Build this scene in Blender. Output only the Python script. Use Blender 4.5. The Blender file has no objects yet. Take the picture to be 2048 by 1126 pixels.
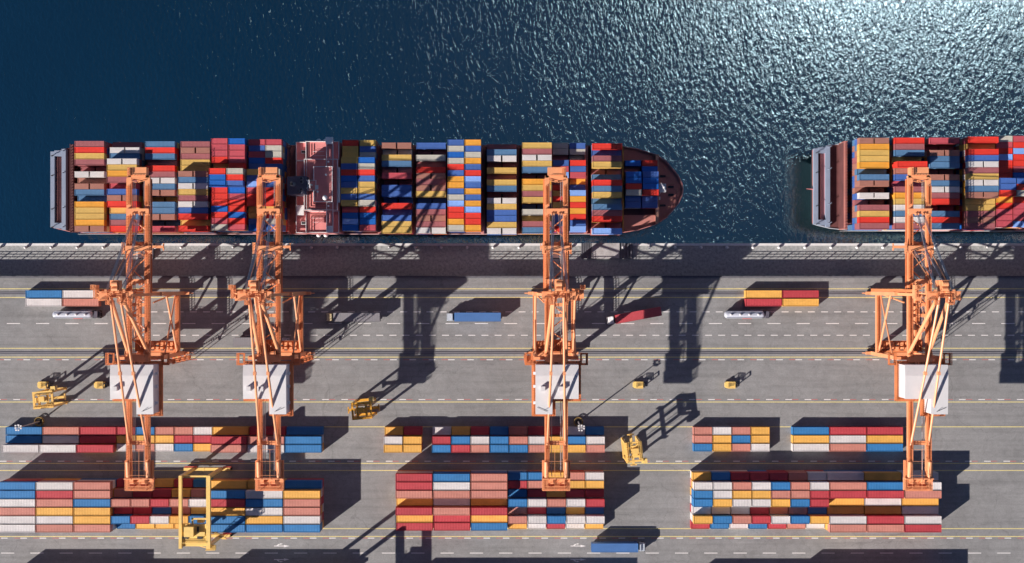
import bpy, bmesh, math, random
from mathutils import Vector, Matrix
R = random.Random(7)
S = bpy.context.scene
COL = S.collection
# scene is laid out in plan units (u): 6.1 u = 1 m, x east, y SOUTH (inland), z up
U = 1.0/6.1
def V(x, y, z): return Vector((x*U, -y*U, z*U))

# ---------------------------------------------------------------- camera, sky, sun
CAM_H = 2250.0
cd = bpy.data.cameras.new('camera'); cam = bpy.data.objects.new('camera', cd); COL.objects.link(cam)
cam.location = (0, 0, CAM_H*U); cam.rotation_euler = (0, 0, 0)
cd.sensor_width = 36.0; cd.lens = CAM_H/2048*36.0; cd.clip_start = 1.0; cd.clip_end = 6000.0
S.camera = cam
SUN = Vector((-1.58, -1.18, 1.0)).normalized()
W = bpy.data.worlds.new('World'); S.world = W; W.use_nodes = True
nt = W.node_tree; nt.nodes.clear()
out = nt.nodes.new('ShaderNodeOutputWorld'); bg = nt.nodes.new('ShaderNodeBackground')
sky = nt.nodes.new('ShaderNodeTexSky'); sky.sky_type = 'NISHITA'; sky.sun_disc = False
sky.sun_elevation = math.asin(SUN.z); sky.sun_rotation = math.atan2(SUN.x, SUN.y)
sky.air_density = 0.35; sky.dust_density = 0.1; sky.ozone_density = 3.0
# added bright sky patch, across from the sun, mirrored as the sea's glint
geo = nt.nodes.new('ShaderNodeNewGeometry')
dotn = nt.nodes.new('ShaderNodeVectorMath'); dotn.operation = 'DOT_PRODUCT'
GLINT_PATCH = Vector((0.325, 0.300, 0.897)).normalized()
dotn.inputs[1].default_value = GLINT_PATCH
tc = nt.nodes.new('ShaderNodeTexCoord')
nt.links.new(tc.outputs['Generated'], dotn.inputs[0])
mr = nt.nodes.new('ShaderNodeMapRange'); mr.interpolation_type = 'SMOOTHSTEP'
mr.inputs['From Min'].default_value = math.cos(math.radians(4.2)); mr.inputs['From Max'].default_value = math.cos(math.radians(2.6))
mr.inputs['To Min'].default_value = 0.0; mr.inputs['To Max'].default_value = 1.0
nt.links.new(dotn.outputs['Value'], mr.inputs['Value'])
bg.inputs['Strength'].default_value = 0.062
stint = nt.nodes.new('ShaderNodeVectorMath'); stint.operation = 'MULTIPLY'; stint.inputs[1].default_value = (0.48, 0.88, 0.98)   # clear deep-blue maritime sky
nt.links.new(sky.outputs[0], stint.inputs[0]); nt.links.new(stint.outputs[0], bg.inputs['Color'])
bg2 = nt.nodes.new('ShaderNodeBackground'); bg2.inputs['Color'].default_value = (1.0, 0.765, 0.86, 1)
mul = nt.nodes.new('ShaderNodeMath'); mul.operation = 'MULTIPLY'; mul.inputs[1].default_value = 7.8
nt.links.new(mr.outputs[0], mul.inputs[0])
mr2 = nt.nodes.new('ShaderNodeMapRange'); mr2.interpolation_type = 'SMOOTHERSTEP'   # faint halo added round the bright patch to spread the glint
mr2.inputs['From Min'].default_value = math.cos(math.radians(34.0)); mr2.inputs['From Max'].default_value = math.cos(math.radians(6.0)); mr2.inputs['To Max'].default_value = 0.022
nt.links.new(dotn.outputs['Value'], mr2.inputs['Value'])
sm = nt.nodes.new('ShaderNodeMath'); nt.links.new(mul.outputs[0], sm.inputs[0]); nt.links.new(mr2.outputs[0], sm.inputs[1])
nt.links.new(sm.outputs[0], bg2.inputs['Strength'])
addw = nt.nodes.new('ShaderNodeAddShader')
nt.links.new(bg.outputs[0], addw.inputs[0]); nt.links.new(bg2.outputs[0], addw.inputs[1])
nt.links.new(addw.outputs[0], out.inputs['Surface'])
sd = bpy.data.lights.new('sun', 'SUN'); sd.energy = 5.0; sd.angle = math.radians(0.5); sd.color = (1.0, 0.915, 0.84)
so = bpy.data.objects.new('sun', sd); COL.objects.link(so)
so.rotation_euler = SUN.to_track_quat('Z', 'Y').to_euler(); so.location = (-100, -100, 200)
S.view_settings.view_transform = 'Standard'; S.view_settings.look = 'None'
S.view_settings.gamma = 1.0; S.view_settings.exposure = 0.5
S.cycles.max_bounces = 6; S.cycles.diffuse_bounces = 2; S.cycles.glossy_bounces = 3

# ---------------------------------------------------------------- materials
MATS = {}
def mat(name, col, rough=0.6, metal=0.0, var=0.12, nscale=0.35, rand=0.0, spec=0.5, bump=0.0, bscale=2.0, dirt=0.0, stretch=None):
    if name in MATS: return MATS[name]
    m = bpy.data.materials.new(name); m.use_nodes = True; n = m.node_tree; b = n.nodes['Principled BSDF']
    b.inputs['Roughness'].default_value = rough; b.inputs['Metallic'].default_value = metal
    b.inputs['Specular IOR Level'].default_value = spec
    t = n.nodes.new('ShaderNodeTexCoord')
    mp = n.nodes.new('ShaderNodeMapping'); n.links.new(t.outputs['Object'], mp.inputs['Vector'])
    if stretch: mp.inputs['Scale'].default_value = stretch
    oi = n.nodes.new('ShaderNodeObjectInfo')
    off = n.nodes.new('ShaderNodeVectorMath'); off.operation = 'SCALE'
    cb = n.nodes.new('ShaderNodeCombineXYZ'); n.links.new(oi.outputs['Random'], cb.inputs[0]); n.links.new(oi.outputs['Random'], cb.inputs[1])
    n.links.new(cb.outputs[0], off.inputs[0]); off.inputs['Scale'].default_value = 300.0
    ad = n.nodes.new('ShaderNodeVectorMath'); ad.operation = 'ADD'
    n.links.new(mp.outputs[0], ad.inputs[0]); n.links.new(off.outputs[0], ad.inputs[1])
    no = n.nodes.new('ShaderNodeTexNoise'); no.inputs['Scale'].default_value = nscale; no.inputs['Detail'].default_value = 6; no.inputs['Roughness'].default_value = 0.6
    n.links.new(ad.outputs[0], no.inputs['Vector'])
    r = n.nodes.new('ShaderNodeMapRange'); r.inputs['From Min'].default_value = 0.3; r.inputs['From Max'].default_value = 0.7
    r.inputs['To Min'].default_value = 1-var; r.inputs['To Max'].default_value = 1+var
    n.links.new(no.outputs['Fac'], r.inputs['Value'])
    last = r.outputs[0]
    if rand:
        rr = n.nodes.new('ShaderNodeMapRange'); rr.inputs['To Min'].default_value = 1-rand; rr.inputs['To Max'].default_value = 1+rand
        n.links.new(oi.outputs['Random'], rr.inputs['Value'])
        mm = n.nodes.new('ShaderNodeMath'); mm.operation = 'MULTIPLY'; n.links.new(last, mm.inputs[0]); n.links.new(rr.outputs[0], mm.inputs[1]); last = mm.outputs[0]
    vm = n.nodes.new('ShaderNodeVectorMath'); vm.operation = 'SCALE'; vm.inputs[0].default_value = col[:3]
    n.links.new(last, vm.inputs['Scale'])
    colout = vm.outputs[0]
    if dirt:
        d = n.nodes.new('ShaderNodeTexNoise'); d.inputs['Scale'].default_value = nscale*3.1; d.inputs['Detail'].default_value = 8; d.inputs['Roughness'].default_value = 0.75
        n.links.new(ad.outputs[0], d.inputs['Vector'])
        dr = n.nodes.new('ShaderNodeMapRange'); dr.inputs['From Min'].default_value = 0.58; dr.inputs['From Max'].default_value = 0.75; dr.inputs['To Max'].default_value = dirt
        n.links.new(d.outputs['Fac'], dr.inputs['Value'])
        mx = n.nodes.new('ShaderNodeMix'); mx.data_type = 'RGBA'; mx.inputs['B'].default_value = (0.10, 0.07, 0.055, 1)
        n.links.new(dr.outputs[0], mx.inputs['Factor']); n.links.new(colout, mx.inputs['A']); colout = mx.outputs['Result']
    n.links.new(colout, b.inputs['Base Color'])
    if bump:
        bt = n.nodes.new('ShaderNodeTexNoise'); bt.inputs['Scale'].default_value = bscale; bt.inputs['Detail'].default_value = 5
        n.links.new(ad.outputs[0], bt.inputs['Vector'])
        bp = n.nodes.new('ShaderNodeBump'); bp.inputs['Strength'].default_value = bump; bp.inputs['Distance'].default_value = 0.1
        n.links.new(bt.outputs['Fac'], bp.inputs['Height']); n.links.new(bp.outputs[0], b.inputs['Normal'])
    MATS[name] = m
    return m
CC = {  # container paints
 'R': (0.50, 0.060, 0.075), 'P': (0.58, 0.235, 0.185), 'B': (0.042, 0.20, 0.46), 'W': (0.68, 0.64, 0.63), 'Y': (0.80, 0.43, 0.10),
 'r': (0.72, 0.045, 0.03), 'm': (0.36, 0.12, 0.13), 't': (0.38, 0.17, 0.13), 'b': (0.09, 0.20, 0.36), 'c': (0.06, 0.14, 0.42),
 's': (0.24, 0.42, 0.86), 'd': (0.012, 0.13, 0.50), 'y': (0.64, 0.42, 0.12), 'o': (0.78, 0.36, 0.05), 'w': (0.66, 0.63, 0.62),
 'g': (0.50, 0.48, 0.42), 'k': (0.52, 0.085, 0.11)}
CNAME = {'R': 'crimson', 'P': 'salmon pink', 'B': 'blue', 'W': 'white', 'Y': 'yellow', 'r': 'bright red', 'm': 'mauve', 't': 'brown',
 'b': 'steel blue', 'c': 'cobalt blue', 's': 'sky blue', 'd': 'deep blue', 'y': 'pale yellow', 'o': 'orange yellow', 'w': 'white', 'g': 'grey', 'k': 'rose red'}
def cmat(k): return mat('paint_'+k+('_yard' if k.isupper() else '_deck'), CC[k], rough=0.55, var=0.10, nscale=0.45, rand=0.05, spec=0.35, dirt=0.35, stretch=(0.5, 1.2, 1))
ORANGE = mat('crane_orange', (0.88, 0.37, 0.175), rough=0.42, var=0.10, nscale=0.25, dirt=0.25)
ORANGE_D = mat('crane_deck_grating', (0.72, 0.23, 0.085), rough=0.6, var=0.15, nscale=0.5)
WHITEP = mat('white_paint', (0.70, 0.69, 0.70), rough=0.5, var=0.05, nscale=0.2, dirt=0.12)
STEELC = mat('cable_steel', (0.42, 0.43, 0.48), rough=0.45, metal=0.3, var=0.05)
DARK = mat('dark_steel', (0.03, 0.03, 0.035), rough=0.6, var=0.2)
RUBBER = mat('tyre_rubber', (0.02, 0.02, 0.02), rough=0.9, var=0.2)
YELLOW = mat('machine_yellow', (0.90, 0.57, 0.17), rough=0.4, var=0.08, nscale=0.6, dirt=0.2)
YELLOW2 = mat('pale_machine_yellow', (0.90, 0.62, 0.20), rough=0.4, var=0.08, nscale=0.5, dirt=0.2)
AMBER = mat('amber_yellow', (0.80, 0.40, 0.055), rough=0.4, var=0.08, nscale=0.6, dirt=0.2)
DECKRED = mat('ship_deck_red', (0.50, 0.20, 0.17), rough=0.7, var=0.15, nscale=0.15, dirt=0.3)
DECKDARK = mat('ship_hold_maroon', (0.13, 0.045, 0.045), rough=0.75, var=0.2, nscale=0.3)
HOUSERED = mat('ship_house_red', (0.72, 0.25, 0.24), rough=0.65, var=0.10, nscale=0.25, dirt=0.15)
HULLGREY = mat('hull_grey', (0.45, 0.48, 0.54), rough=0.5, var=0.08, nscale=0.1, dirt=0.3)
HULLDARK = mat('hull_dark', (0.02, 0.025, 0.035), rough=0.95, spec=0.05, var=0.15, nscale=0.1)
HULLRED = mat('hull_red', (0.34, 0.07, 0.06), rough=0.5, var=0.1, nscale=0.1, dirt=0.3)
STERNGREY = mat('stern_grey', (0.25, 0.30, 0.40), rough=0.6, var=0.08, nscale=0.3, dirt=0.15)
SHIPWHITE = mat('ship_white', (0.80, 0.79, 0.79), rough=0.5, var=0.04, dirt=0.1)
FUNNEL = mat('funnel_dark', (0.10, 0.105, 0.15), rough=0.6, var=0.15)
TAN = mat('tan_steel', (0.50, 0.26, 0.18), rough=0.6, var=0.1)
GLASS = mat('dark_glass', (0.02, 0.03, 0.05), rough=0.1, var=0.05, spec=0.8)
CONC = mat('light_concrete', (0.42, 0.40, 0.40), rough=0.85, var=0.2, nscale=0.5, bump=0.3)
COPING = mat('coping_white', (0.74, 0.73, 0.73), rough=0.8, var=0.08, nscale=1.0)
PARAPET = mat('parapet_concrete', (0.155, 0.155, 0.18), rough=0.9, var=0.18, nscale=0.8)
CHROME = mat('tank_metal', (0.52, 0.545, 0.62), rough=0.25, metal=0.0, var=0.06)
TRBLUE = mat('trailer_blue', (0.085, 0.20, 0.46), rough=0.45, var=0.07, nscale=0.4)
TRGREY = mat('trailer_grey', (0.27, 0.26, 0.28), rough=0.5, var=0.07, nscale=0.4)
TRRED = mat('trailer_red', (0.56, 0.085, 0.10), rough=0.45, var=0.07, nscale=0.4)
CABSILVER = mat('cab_silver', (0.50, 0.55, 0.62), rough=0.35, var=0.05)
CABCREAM = mat('cab_cream', (0.70, 0.58, 0.35), rough=0.4, var=0.05)
REDPAINT = mat('signal_red', (0.60, 0.10, 0.08), rough=0.5, var=0.1)

# ---------------------------------------------------------------- mesh helpers
class MB:
    def __init__(s, ox=0, oy=0, oz=0, mx=1):
        s.v = []; s.f = []; s.mi = []; s.o = (ox, oy, oz); s.mx = mx
    def P(s, x, y, z): return V((x*s.mx - s.o[0]), y - s.o[1], z - s.o[2])
    def add(s, pts, faces, m=0):
        b = len(s.v); s.v += pts
        for f in faces: s.f.append([b+i for i in f]); s.mi.append(m)
    def box(s, x0, x1, y0, y1, z0, z1, m=0):
        x0, x1 = min(x0, x1), max(x0, x1); y0, y1 = min(y0, y1), max(y0, y1); z0, z1 = min(z0, z1), max(z0, z1)
        p = [s.P(x, y, z) for z in (z0, z1) for y in (y0, y1) for x in (x0, x1)]
        s.add(p, [(0, 1, 3, 2), (4, 6, 7, 5), (0, 4, 5, 1), (2, 3, 7, 6), (0, 2, 6, 4), (1, 5, 7, 3)], m)
    def obox(s, cx, cy, z0, z1, lx, ly, ang, m=0):
        c, sn = math.cos(ang), math.sin(ang)
        p = []
        for z in (z0, z1):
            for dy in (-ly/2, ly/2):
                for dx in (-lx/2, lx/2):
                    p.append(s.P(cx+dx*c-dy*sn, cy+dx*sn+dy*c, z))
        s.add(p, [(0, 1, 3, 2), (4, 6, 7, 5), (0, 4, 5, 1), (2, 3, 7, 6), (0, 2, 6, 4), (1, 5, 7, 3)], m)
    def beam(s, a, b, w, h, m=0):
        A = s.P(*a); B = s.P(*b); d = (B-A).normalized()
        up = Vector((0, 0, 1)) if abs(d.z) < 0.95 else Vector((1, 0, 0))
        sx = d.cross(up).normalized()*w*U/2; sy = sx.cross(d).normalized()*h*U/2
        p = [q+i*sx+j*sy for q in (A, B) for j in (-1, 1) for i in (-1, 1)]
        s.add(p, [(0, 1, 3, 2), (4, 6, 7, 5), (0, 4, 5, 1), (2, 3, 7, 6), (0, 2, 6, 4), (1, 5, 7, 3)], m)
    def tube(s, a, b, r, n=8, m=0, r2=None):
        A = s.P(*a); B = s.P(*b); d = (B-A).normalized(); r2 = r if r2 is None else r2
        up = Vector((0, 0, 1)) if abs(d.z) < 0.95 else Vector((1, 0, 0))
        sx = d.cross(up).normalized(); sy = sx.cross(d).normalized()
        p = []
        for q, rr in ((A, r), (B, r2)):
            for i in range(n):
                t = 2*math.pi*i/n; p.append(q+(sx*math.cos(t)+sy*math.sin(t))*rr*U)
        s.add(p, [(i, (i+1) % n, n+(i+1) % n, n+i) for i in range(n)]+[tuple(range(n))[::-1], tuple(range(n, 2*n))], m)
    def prism(s, pts, z0, z1, m=0, top=None):
        top = top or pts; n = len(pts)
        p = [s.P(x, y, z0) for x, y in pts]+[s.P(x, y, z1) for x, y in top]
        s.add(p, [(i, (i+1) % n, n+(i+1) % n, n+i) for i in range(n)]+[tuple(range(n)), tuple(range(n, 2*n))], m)
    def torus(s, c, r, rr, n=20, k=6, m=0):
        p = []
        for i in range(n):
            a = 2*math.pi*i/n
            for j in range(k):
                b = 2*math.pi*j/k; q = r+rr*math.cos(b)
                p.append(s.P(c[0]+q*math.cos(a), c[1]+q*math.sin(a), c[2]+rr*math.sin(b)))
        s.add(p, [(i*k+j, ((i+1) % n)*k+j, ((i+1) % n)*k+(j+1) % k, i*k+(j+1) % k) for i in range(n) for j in range(k)], m)
    def dome(s, c, r, n=14, k=5, full=False, m=0, sx=1, sy=1, sz=1):
        p = []; lo = -math.pi/2 if full else 0; kk = k*2 if full else k
        for j in range(kk+1):
            e = lo+(math.pi/2-lo)*j/kk
            for i in range(n):
                a = 2*math.pi*i/n; p.append(s.P(c[0]+sx*r*math.cos(e)*math.cos(a), c[1]+sy*r*math.cos(e)*math.sin(a), c[2]+sz*r*math.sin(e)))
        s.add(p, [(j*n+i, j*n+(i+1) % n, (j+1)*n+(i+1) % n, (j+1)*n+i) for j in range(kk) for i in range(n)], m)
    def rail(s, pts, h=6.5, step=5.0, w=0.62, m=0, mid=True):
        for a, b in zip(pts[:-1], pts[1:]):
            A = Vector(a); B = Vector(b); L = (B-A).length; n = max(1, round(L/step))
            for i in range(n+1):
                q = A.lerp(B, i/n); s.beam(tuple(q), (q.x, q.y, q.z+h), w, w, m)
            for hh in ((h, h*0.5) if mid else (h,)): s.beam((A.x, A.y, A.z+hh), (B.x, B.y, B.z+hh), w, w, m)
    def walk(s, x0, x1, y0, y1, z, m=0, step=2.4, along='y', rails=(1, 1), h=6.5):
        # grating of cross slats with railings
        if along == 'y':
            n = int(abs(y1-y0)/step)
            for i in range(n):
                y = y0+(i+0.5)*(y1-y0)/n; s.box(x0, x1, y-step*0.32, y+step*0.32, z, z+0.5, m)
            if rails[0]: s.rail([(x0, y0, z), (x0, y1, z)], h=h, m=m)
            if rails[1]: s.rail([(x1, y0, z), (x1, y1, z)], h=h, m=m)
        else:
            n = int(abs(x1-x0)/step)
            for i in range(n):
                x = x0+(i+0.5)*(x1-x0)/n; s.box(x-step*0.32, x+step*0.32, y0, y1, z, z+0.5, m)
            if rails[0]: s.rail([(x0, y0, z), (x1, y0, z)], h=h, m=m)
            if rails[1]: s.rail([(x0, y1, z), (x1, y1, z)], h=h, m=m)
    def mesh(s, name, mats, smooth=False, fix=True):
        me = bpy.data.meshes.new(name); me.from_pydata([tuple(p) for p in s.v], [], s.f)
        for m in mats: me.materials.append(m)
        if len(mats) > 1: me.polygons.foreach_set('material_index', s.mi)
        if fix:
            bm = bmesh.new(); bm.from_mesh(me); bmesh.ops.recalc_face_normals(bm, faces=bm.faces); bm.to_mesh(me); bm.free()
        if smooth:
            me.polygons.foreach_set('use_smooth', [True]*len(me.polygons))
            try: me.set_sharp_from_angle(angle=math.radians(40))
            except Exception: pass
        me.update(); return me
    def obj(s, name, mats, parent=None, **k):
        if not isinstance(mats, (list, tuple)): mats = [mats]
        o = bpy.data.objects.new(name, s.mesh(name, mats, **k)); COL.objects.link(o)
        if parent: o.parent = parent
        return o
def tag(o, label=None, cat=None, group=None, kind=None):
    if label: o['label'] = label
    if cat: o['category'] = cat
    if group: o['group'] = group
    if kind: o['kind'] = kind
    return o
def empty(name, x, y, z=0, rot=0, **k):
    o = bpy.data.objects.new(name, None); COL.objects.link(o); o.location = V(x, y, z); o.rotation_euler = (0, 0, rot)
    o.empty_display_size = 1
    return tag(o, **k)
def copy_tree(o, parent=None):
    c = o.copy(); COL.objects.link(c); c.parent = parent
    for ch in [q for q in bpy.data.objects if q.parent == o]: copy_tree(ch, c)
    return c
ORD = ['first', 'second', 'third', 'fourth', 'fifth', 'sixth', 'seventh', 'eighth', 'ninth', 'tenth', 'eleventh', 'twelfth', 'thirteenth', 'fourteenth',
       'fifteenth', 'sixteenth', 'seventeenth', 'eighteenth', 'nineteenth', 'twentieth', 'twenty-first', 'twenty-second', 'twenty-third', 'twenty-fourth', 'twenty-fifth', 'twenty-sixth',
       'twenty-seventh', 'twenty-eighth', 'twenty-ninth', 'thirtieth', 'thirty-first', 'thirty-second', 'thirty-third', 'thirty-fourth', 'thirty-fifth', 'thirty-sixth', 'thirty-seventh',
       'thirty-eighth', 'thirty-ninth', 'fortieth', 'forty-first', 'forty-second', 'forty-third', 'forty-fourth']

# ---------------------------------------------------------------- ground, quay, water
def node_mat(name):
    m = bpy.data.materials.new(name); m.use_nodes = True; return m, m.node_tree, m.node_tree.nodes['Principled BSDF']
def ground_mat():
    m, n, b = node_mat('yard_concrete'); b.inputs['Roughness'].default_value = 0.85; b.inputs['Specular IOR Level'].default_value = 0.25
    t = n.nodes.new('ShaderNodeTexCoord')
    def noise(sc, det, ro, st=None, dist=0):
        q = n.nodes.new('ShaderNodeTexNoise'); q.inputs['Scale'].default_value = sc; q.inputs['Detail'].default_value = det; q.inputs['Roughness'].default_value = ro
        q.inputs['Distortion'].default_value = dist
        if st:
            mp = n.nodes.new('ShaderNodeMapping'); mp.inputs['Scale'].default_value = st; n.links.new(t.outputs['Object'], mp.inputs[0]); n.links.new(mp.outputs[0], q.inputs['Vector'])
        else: n.links.new(t.outputs['Object'], q.inputs['Vector'])
        return q.outputs['Fac']
    def mrange(s, a, b_, c, d):
        q = n.nodes.new('ShaderNodeMapRange'); q.inputs['From Min'].default_value = a; q.inputs['From Max'].default_value = b_; q.inputs['To Min'].default_value = c; q.inputs['To Max'].default_value = d
        n.links.new(s, q.inputs['Value']); return q.outputs[0]
    def mul(a, c):
        q = n.nodes.new('ShaderNodeMath'); q.operation = 'MULTIPLY'; n.links.new(a, q.inputs[0]); n.links.new(c, q.inputs[1]); return q.outputs[0]
    big = mrange(noise(0.05, 5, 0.62, dist=0.6), 0.3, 0.7, 0.87, 1.11)
    mid = mrange(noise(0.30, 6, 0.72, dist=1.4), 0.3, 0.7, 0.85, 1.10)
    fine = mrange(noise(2.2, 6, 0.8), 0.25, 0.75, 0.80, 1.17)
    tyre = mrange(noise(0.5, 4, 0.6, st=(0.06, 1.2, 1)), 0.45, 0.75, 1.0, 0.78)
    crack = n.nodes.new('ShaderNodeTexVoronoi'); crack.feature = 'DISTANCE_TO_EDGE'; crack.inputs['Scale'].default_value = 0.06
    dn = n.nodes.new('ShaderNodeTexNoise'); dn.inputs['Scale'].default_value = 0.25; dn.inputs['Detail'].default_value = 8; n.links.new(t.outputs['Object'], dn.inputs['Vector'])
    va = n.nodes.new('ShaderNodeVectorMath'); va.operation = 'MULTIPLY_ADD'; va.inputs[1].default_value = (6, 6, 0); n.links.new(dn.outputs['Color'], va.inputs[0]); n.links.new(t.outputs['Object'], va.inputs[2])
    n.links.new(va.outputs[0], crack.inputs['Vector'])
    cr = mrange(crack.outputs['Distance'], 0.0, 0.008, 0.82, 1.0)
    f = mul(mul(mul(big, mid), mul(fine, tyre)), cr)
    vm = n.nodes.new('ShaderNodeVectorMath'); vm.operation = 'SCALE'; vm.inputs[0].default_value = (0.287, 0.285, 0.287); n.links.new(f, vm.inputs['Scale'])
    n.links.new(vm.outputs[0], b.inputs['Base Color'])
    bp = n.nodes.new('ShaderNodeBump'); bp.inputs['Strength'].default_value = 0.25; bp.inputs['Distance'].default_value = 0.05
    n.links.new(fine, bp.inputs['Height']); n.links.new(bp.outputs[0], b.inputs['Normal'])
    return m
GROUND = ground_mat()
X0, X1 = -5000, 5000
g = MB(); g.box(X0, X1, -6.8, 6000, -120, 0); tag(g.obj('ground', GROUND), kind='structure')
# lower quay, 4.4 m below the yard
def lowquay_mat():
    m, n, b = node_mat('rough_quay_concrete'); b.inputs['Roughness'].default_value = 0.9
    t = n.nodes.new('ShaderNodeTexCoord')
    a = n.nodes.new('ShaderNodeTexNoise'); a.inputs['Scale'].default_value = 1.1; a.inputs['Detail'].default_value = 7; a.inputs['Roughness'].default_value = 0.75; n.links.new(t.outputs['Object'], a.inputs['Vector'])
    r = n.nodes.new('ShaderNodeValToRGB'); r.color_ramp.elements[0].position = 0.3; r.color_ramp.elements[0].color = (0.19, 0.20, 0.205, 1); r.color_ramp.elements[1].position = 0.68; r.color_ramp.elements[1].color = (0.47, 0.475, 0.47, 1)
    n.links.new(a.outputs['Fac'], r.inputs['Fac']); n.links.new(r.outputs['Color'], b.inputs['Base Color'])
    bp = n.nodes.new('ShaderNodeBump'); bp.inputs['Strength'].default_value = 0.6; bp.inputs['Distance'].default_value = 0.095; n.links.new(a.outputs['Fac'], bp.inputs['Height']); n.links.new(bp.outputs[0], b.inputs['Normal'])
    return m
LOWQ = lowquay_mat()
g = MB(); g.box(X0, X1, -72.5, -6.85, -119, -27.5); tag(g.obj('quay_path', LOWQ), kind='structure')
g = MB(); g.box(X0, X1, -77.2, -72.55, -119, -26.6)
tag(g.obj('quay_kerb', COPING), 'white concrete coping along the very edge of the quay above the water', 'kerb')
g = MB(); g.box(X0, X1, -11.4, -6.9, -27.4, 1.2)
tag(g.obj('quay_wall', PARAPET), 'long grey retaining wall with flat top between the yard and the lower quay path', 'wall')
# fence on the wall
fr = empty('quay_fence', 0, -10.6, 1.2, label='dark thin railing standing on top of the long retaining wall', cat='fence')
for zz in (4.7, 9.3, 13.8):
    q = MB(0, -10.6, 1.2); q.beam((-1150, -10.6, 1.2+zz), (1150, -10.6, 1.2+zz), 0.8, 1.0); q.obj('rail', DARK, fr)
q = MB(0, -10.6, 1.2); q2 = MB(0, -10.6, 1.2)
x = 458.8-44*37
i = 0
while x < 1150:
    q.box(x-0.8, x+0.8, -11.3, -9.9, 1.2, 15.2)
    if i % 1 == 0:
        for d in (14.6, 29.3): q2.box(x+d-0.35, x+d+0.35, -10.9, -10.3, 1.2, 15.0)
    x += 44; i += 1
tag(q.obj('post', DARK, fr), kind='stuff'); tag(q2.obj('baluster', DARK, fr), kind='stuff')
# water
def water_mat():
    m, n, b = node_mat('sea_water')
    b.inputs['Roughness'].default_value = 0.07; b.inputs['Metallic'].default_value = 1.0
    b.inputs['Coat Weight'].default_value = 1.0; b.inputs['Coat IOR'].default_value = 1.8; b.inputs['Coat Roughness'].default_value = 0.05
    t = n.nodes.new('ShaderNodeTexCoord')
    def N(sc, det, st, ro=0.55, rot=0, dist=0):
        mp = n.nodes.new('ShaderNodeMapping'); mp.inputs['Scale'].default_value = st; mp.inputs['Rotation'].default_value = (0, 0, rot)
        n.links.new(t.outputs['Object'], mp.inputs[0])
        q = n.nodes.new('ShaderNodeTexNoise'); q.inputs['Scale'].default_value = sc; q.inputs['Detail'].default_value = det; q.inputs['Roughness'].default_value = ro; q.inputs['Distortion'].default_value = dist
        n.links.new(mp.outputs[0], q.inputs['Vector']); return q.outputs['Fac']
    a = N(0.92, 4, (1.0, 0.55, 1), 0.58, math.radians(-25), 0.6); c = N(3.6, 3, (1, 0.8, 1), 0.6, math.radians(15), 0.4); d = N(0.16, 2, (1.6, 0.6, 1), 0.5, math.radians(-20))
    def add(p, q_, k):
        z = n.nodes.new('ShaderNodeMath'); z.operation = 'MULTIPLY_ADD'; z.inputs[1].default_value = k; n.links.new(q_, z.inputs[0]); n.links.new(p, z.inputs[2]); return z.outputs[0]
    h = add(add(a, c, 0.10), d, 0.7)
    bp = n.nodes.new('ShaderNodeBump'); bp.inputs['Strength'].default_value = 1.0; bp.inputs['Distance'].default_value = 0.14
    amp = n.nodes.new('ShaderNodeMapRange'); amp.inputs['From Min'].default_value = 0.35; amp.inputs['From Max'].default_value = 0.65; amp.inputs['To Min'].default_value = 0.85; amp.inputs['To Max'].default_value = 1.12
    n.links.new(N(0.03, 3, (1.2, 0.8, 1), 0.55, 0.4), amp.inputs['Value'])
    hm = n.nodes.new('ShaderNodeMath'); hm.operation = 'MULTIPLY'; n.links.new(h, hm.inputs[0]); n.links.new(amp.outputs[0], hm.inputs[1])
    n.links.new(hm.outputs[0], bp.inputs['Height']); n.links.new(bp.outputs[0], b.inputs['Normal']); n.links.new(bp.outputs[0], b.inputs['Coat Normal'])
    # large soft patches of depth tint
    l = N(0.012, 4, (1, 1, 1), 0.6)
    rr = n.nodes.new('ShaderNodeValToRGB'); rr.color_ramp.elements[0].position = 0.3; rr.color_ramp.elements[0].color = (0.32, 0.62, 0.60, 1)
    rr.color_ramp.elements[1].position = 0.7; rr.color_ramp.elements[1].color = (0.38, 0.73, 0.69, 1)
    n.links.new(l, rr.inputs['Fac']); n.links.new(rr.outputs['Color'], b.inputs['Base Color'])
    return m
g = MB(); g.box(X0*2, X1*2, -9000, -77.25, -130, -62); tag(g.obj('water', water_mat()), kind='structure')

# ---------------------------------------------------------------- painted markings and rails (structure)
def paint_mat(name, col, wear=0.5, sc=3.0):
    m, n, b = node_mat(name); b.inputs['Roughness'].default_value = 0.8
    t = n.nodes.new('ShaderNodeTexCoord'); a = n.nodes.new('ShaderNodeTexNoise'); a.inputs['Scale'].default_value = sc; a.inputs['Detail'].default_value = 6; a.inputs['Roughness'].default_value = 0.8
    n.links.new(t.outputs['Object'], a.inputs['Vector'])
    r = n.nodes.new('ShaderNodeMapRange'); r.inputs['From Min'].default_value = 0.45; r.inputs['From Max'].default_value = 0.62; r.inputs['To Max'].default_value = wear
    n.links.new(a.outputs['Fac'], r.inputs['Value'])
    mx = n.nodes.new('ShaderNodeMix'); mx.data_type = 'RGBA'; mx.inputs['A'].default_value = (*col, 1); mx.inputs['B'].default_value = (0.25, 0.235, 0.23, 1)
    n.links.new(r.outputs[0], mx.inputs['Factor']); n.links.new(mx.outputs['Result'], b.inputs['Base Color'])
    return m
PW = paint_mat('road_white', (0.84, 0.81, 0.80), 0.3); PY = paint_mat('road_yellow', (0.80, 0.68, 0.27), 0.45, 2.0); PR = paint_mat('road_red', (0.62, 0.13, 0.12), 0.75, 3.0)
zl = 0.03
def sheet(mb, x0, x1, y0, y1, z=zl):
    mb.add([mb.P(x0, y1, z), mb.P(x1, y1, z), mb.P(x1, y0, z), mb.P(x0, y0, z)], [(0, 1, 2, 3)])
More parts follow.
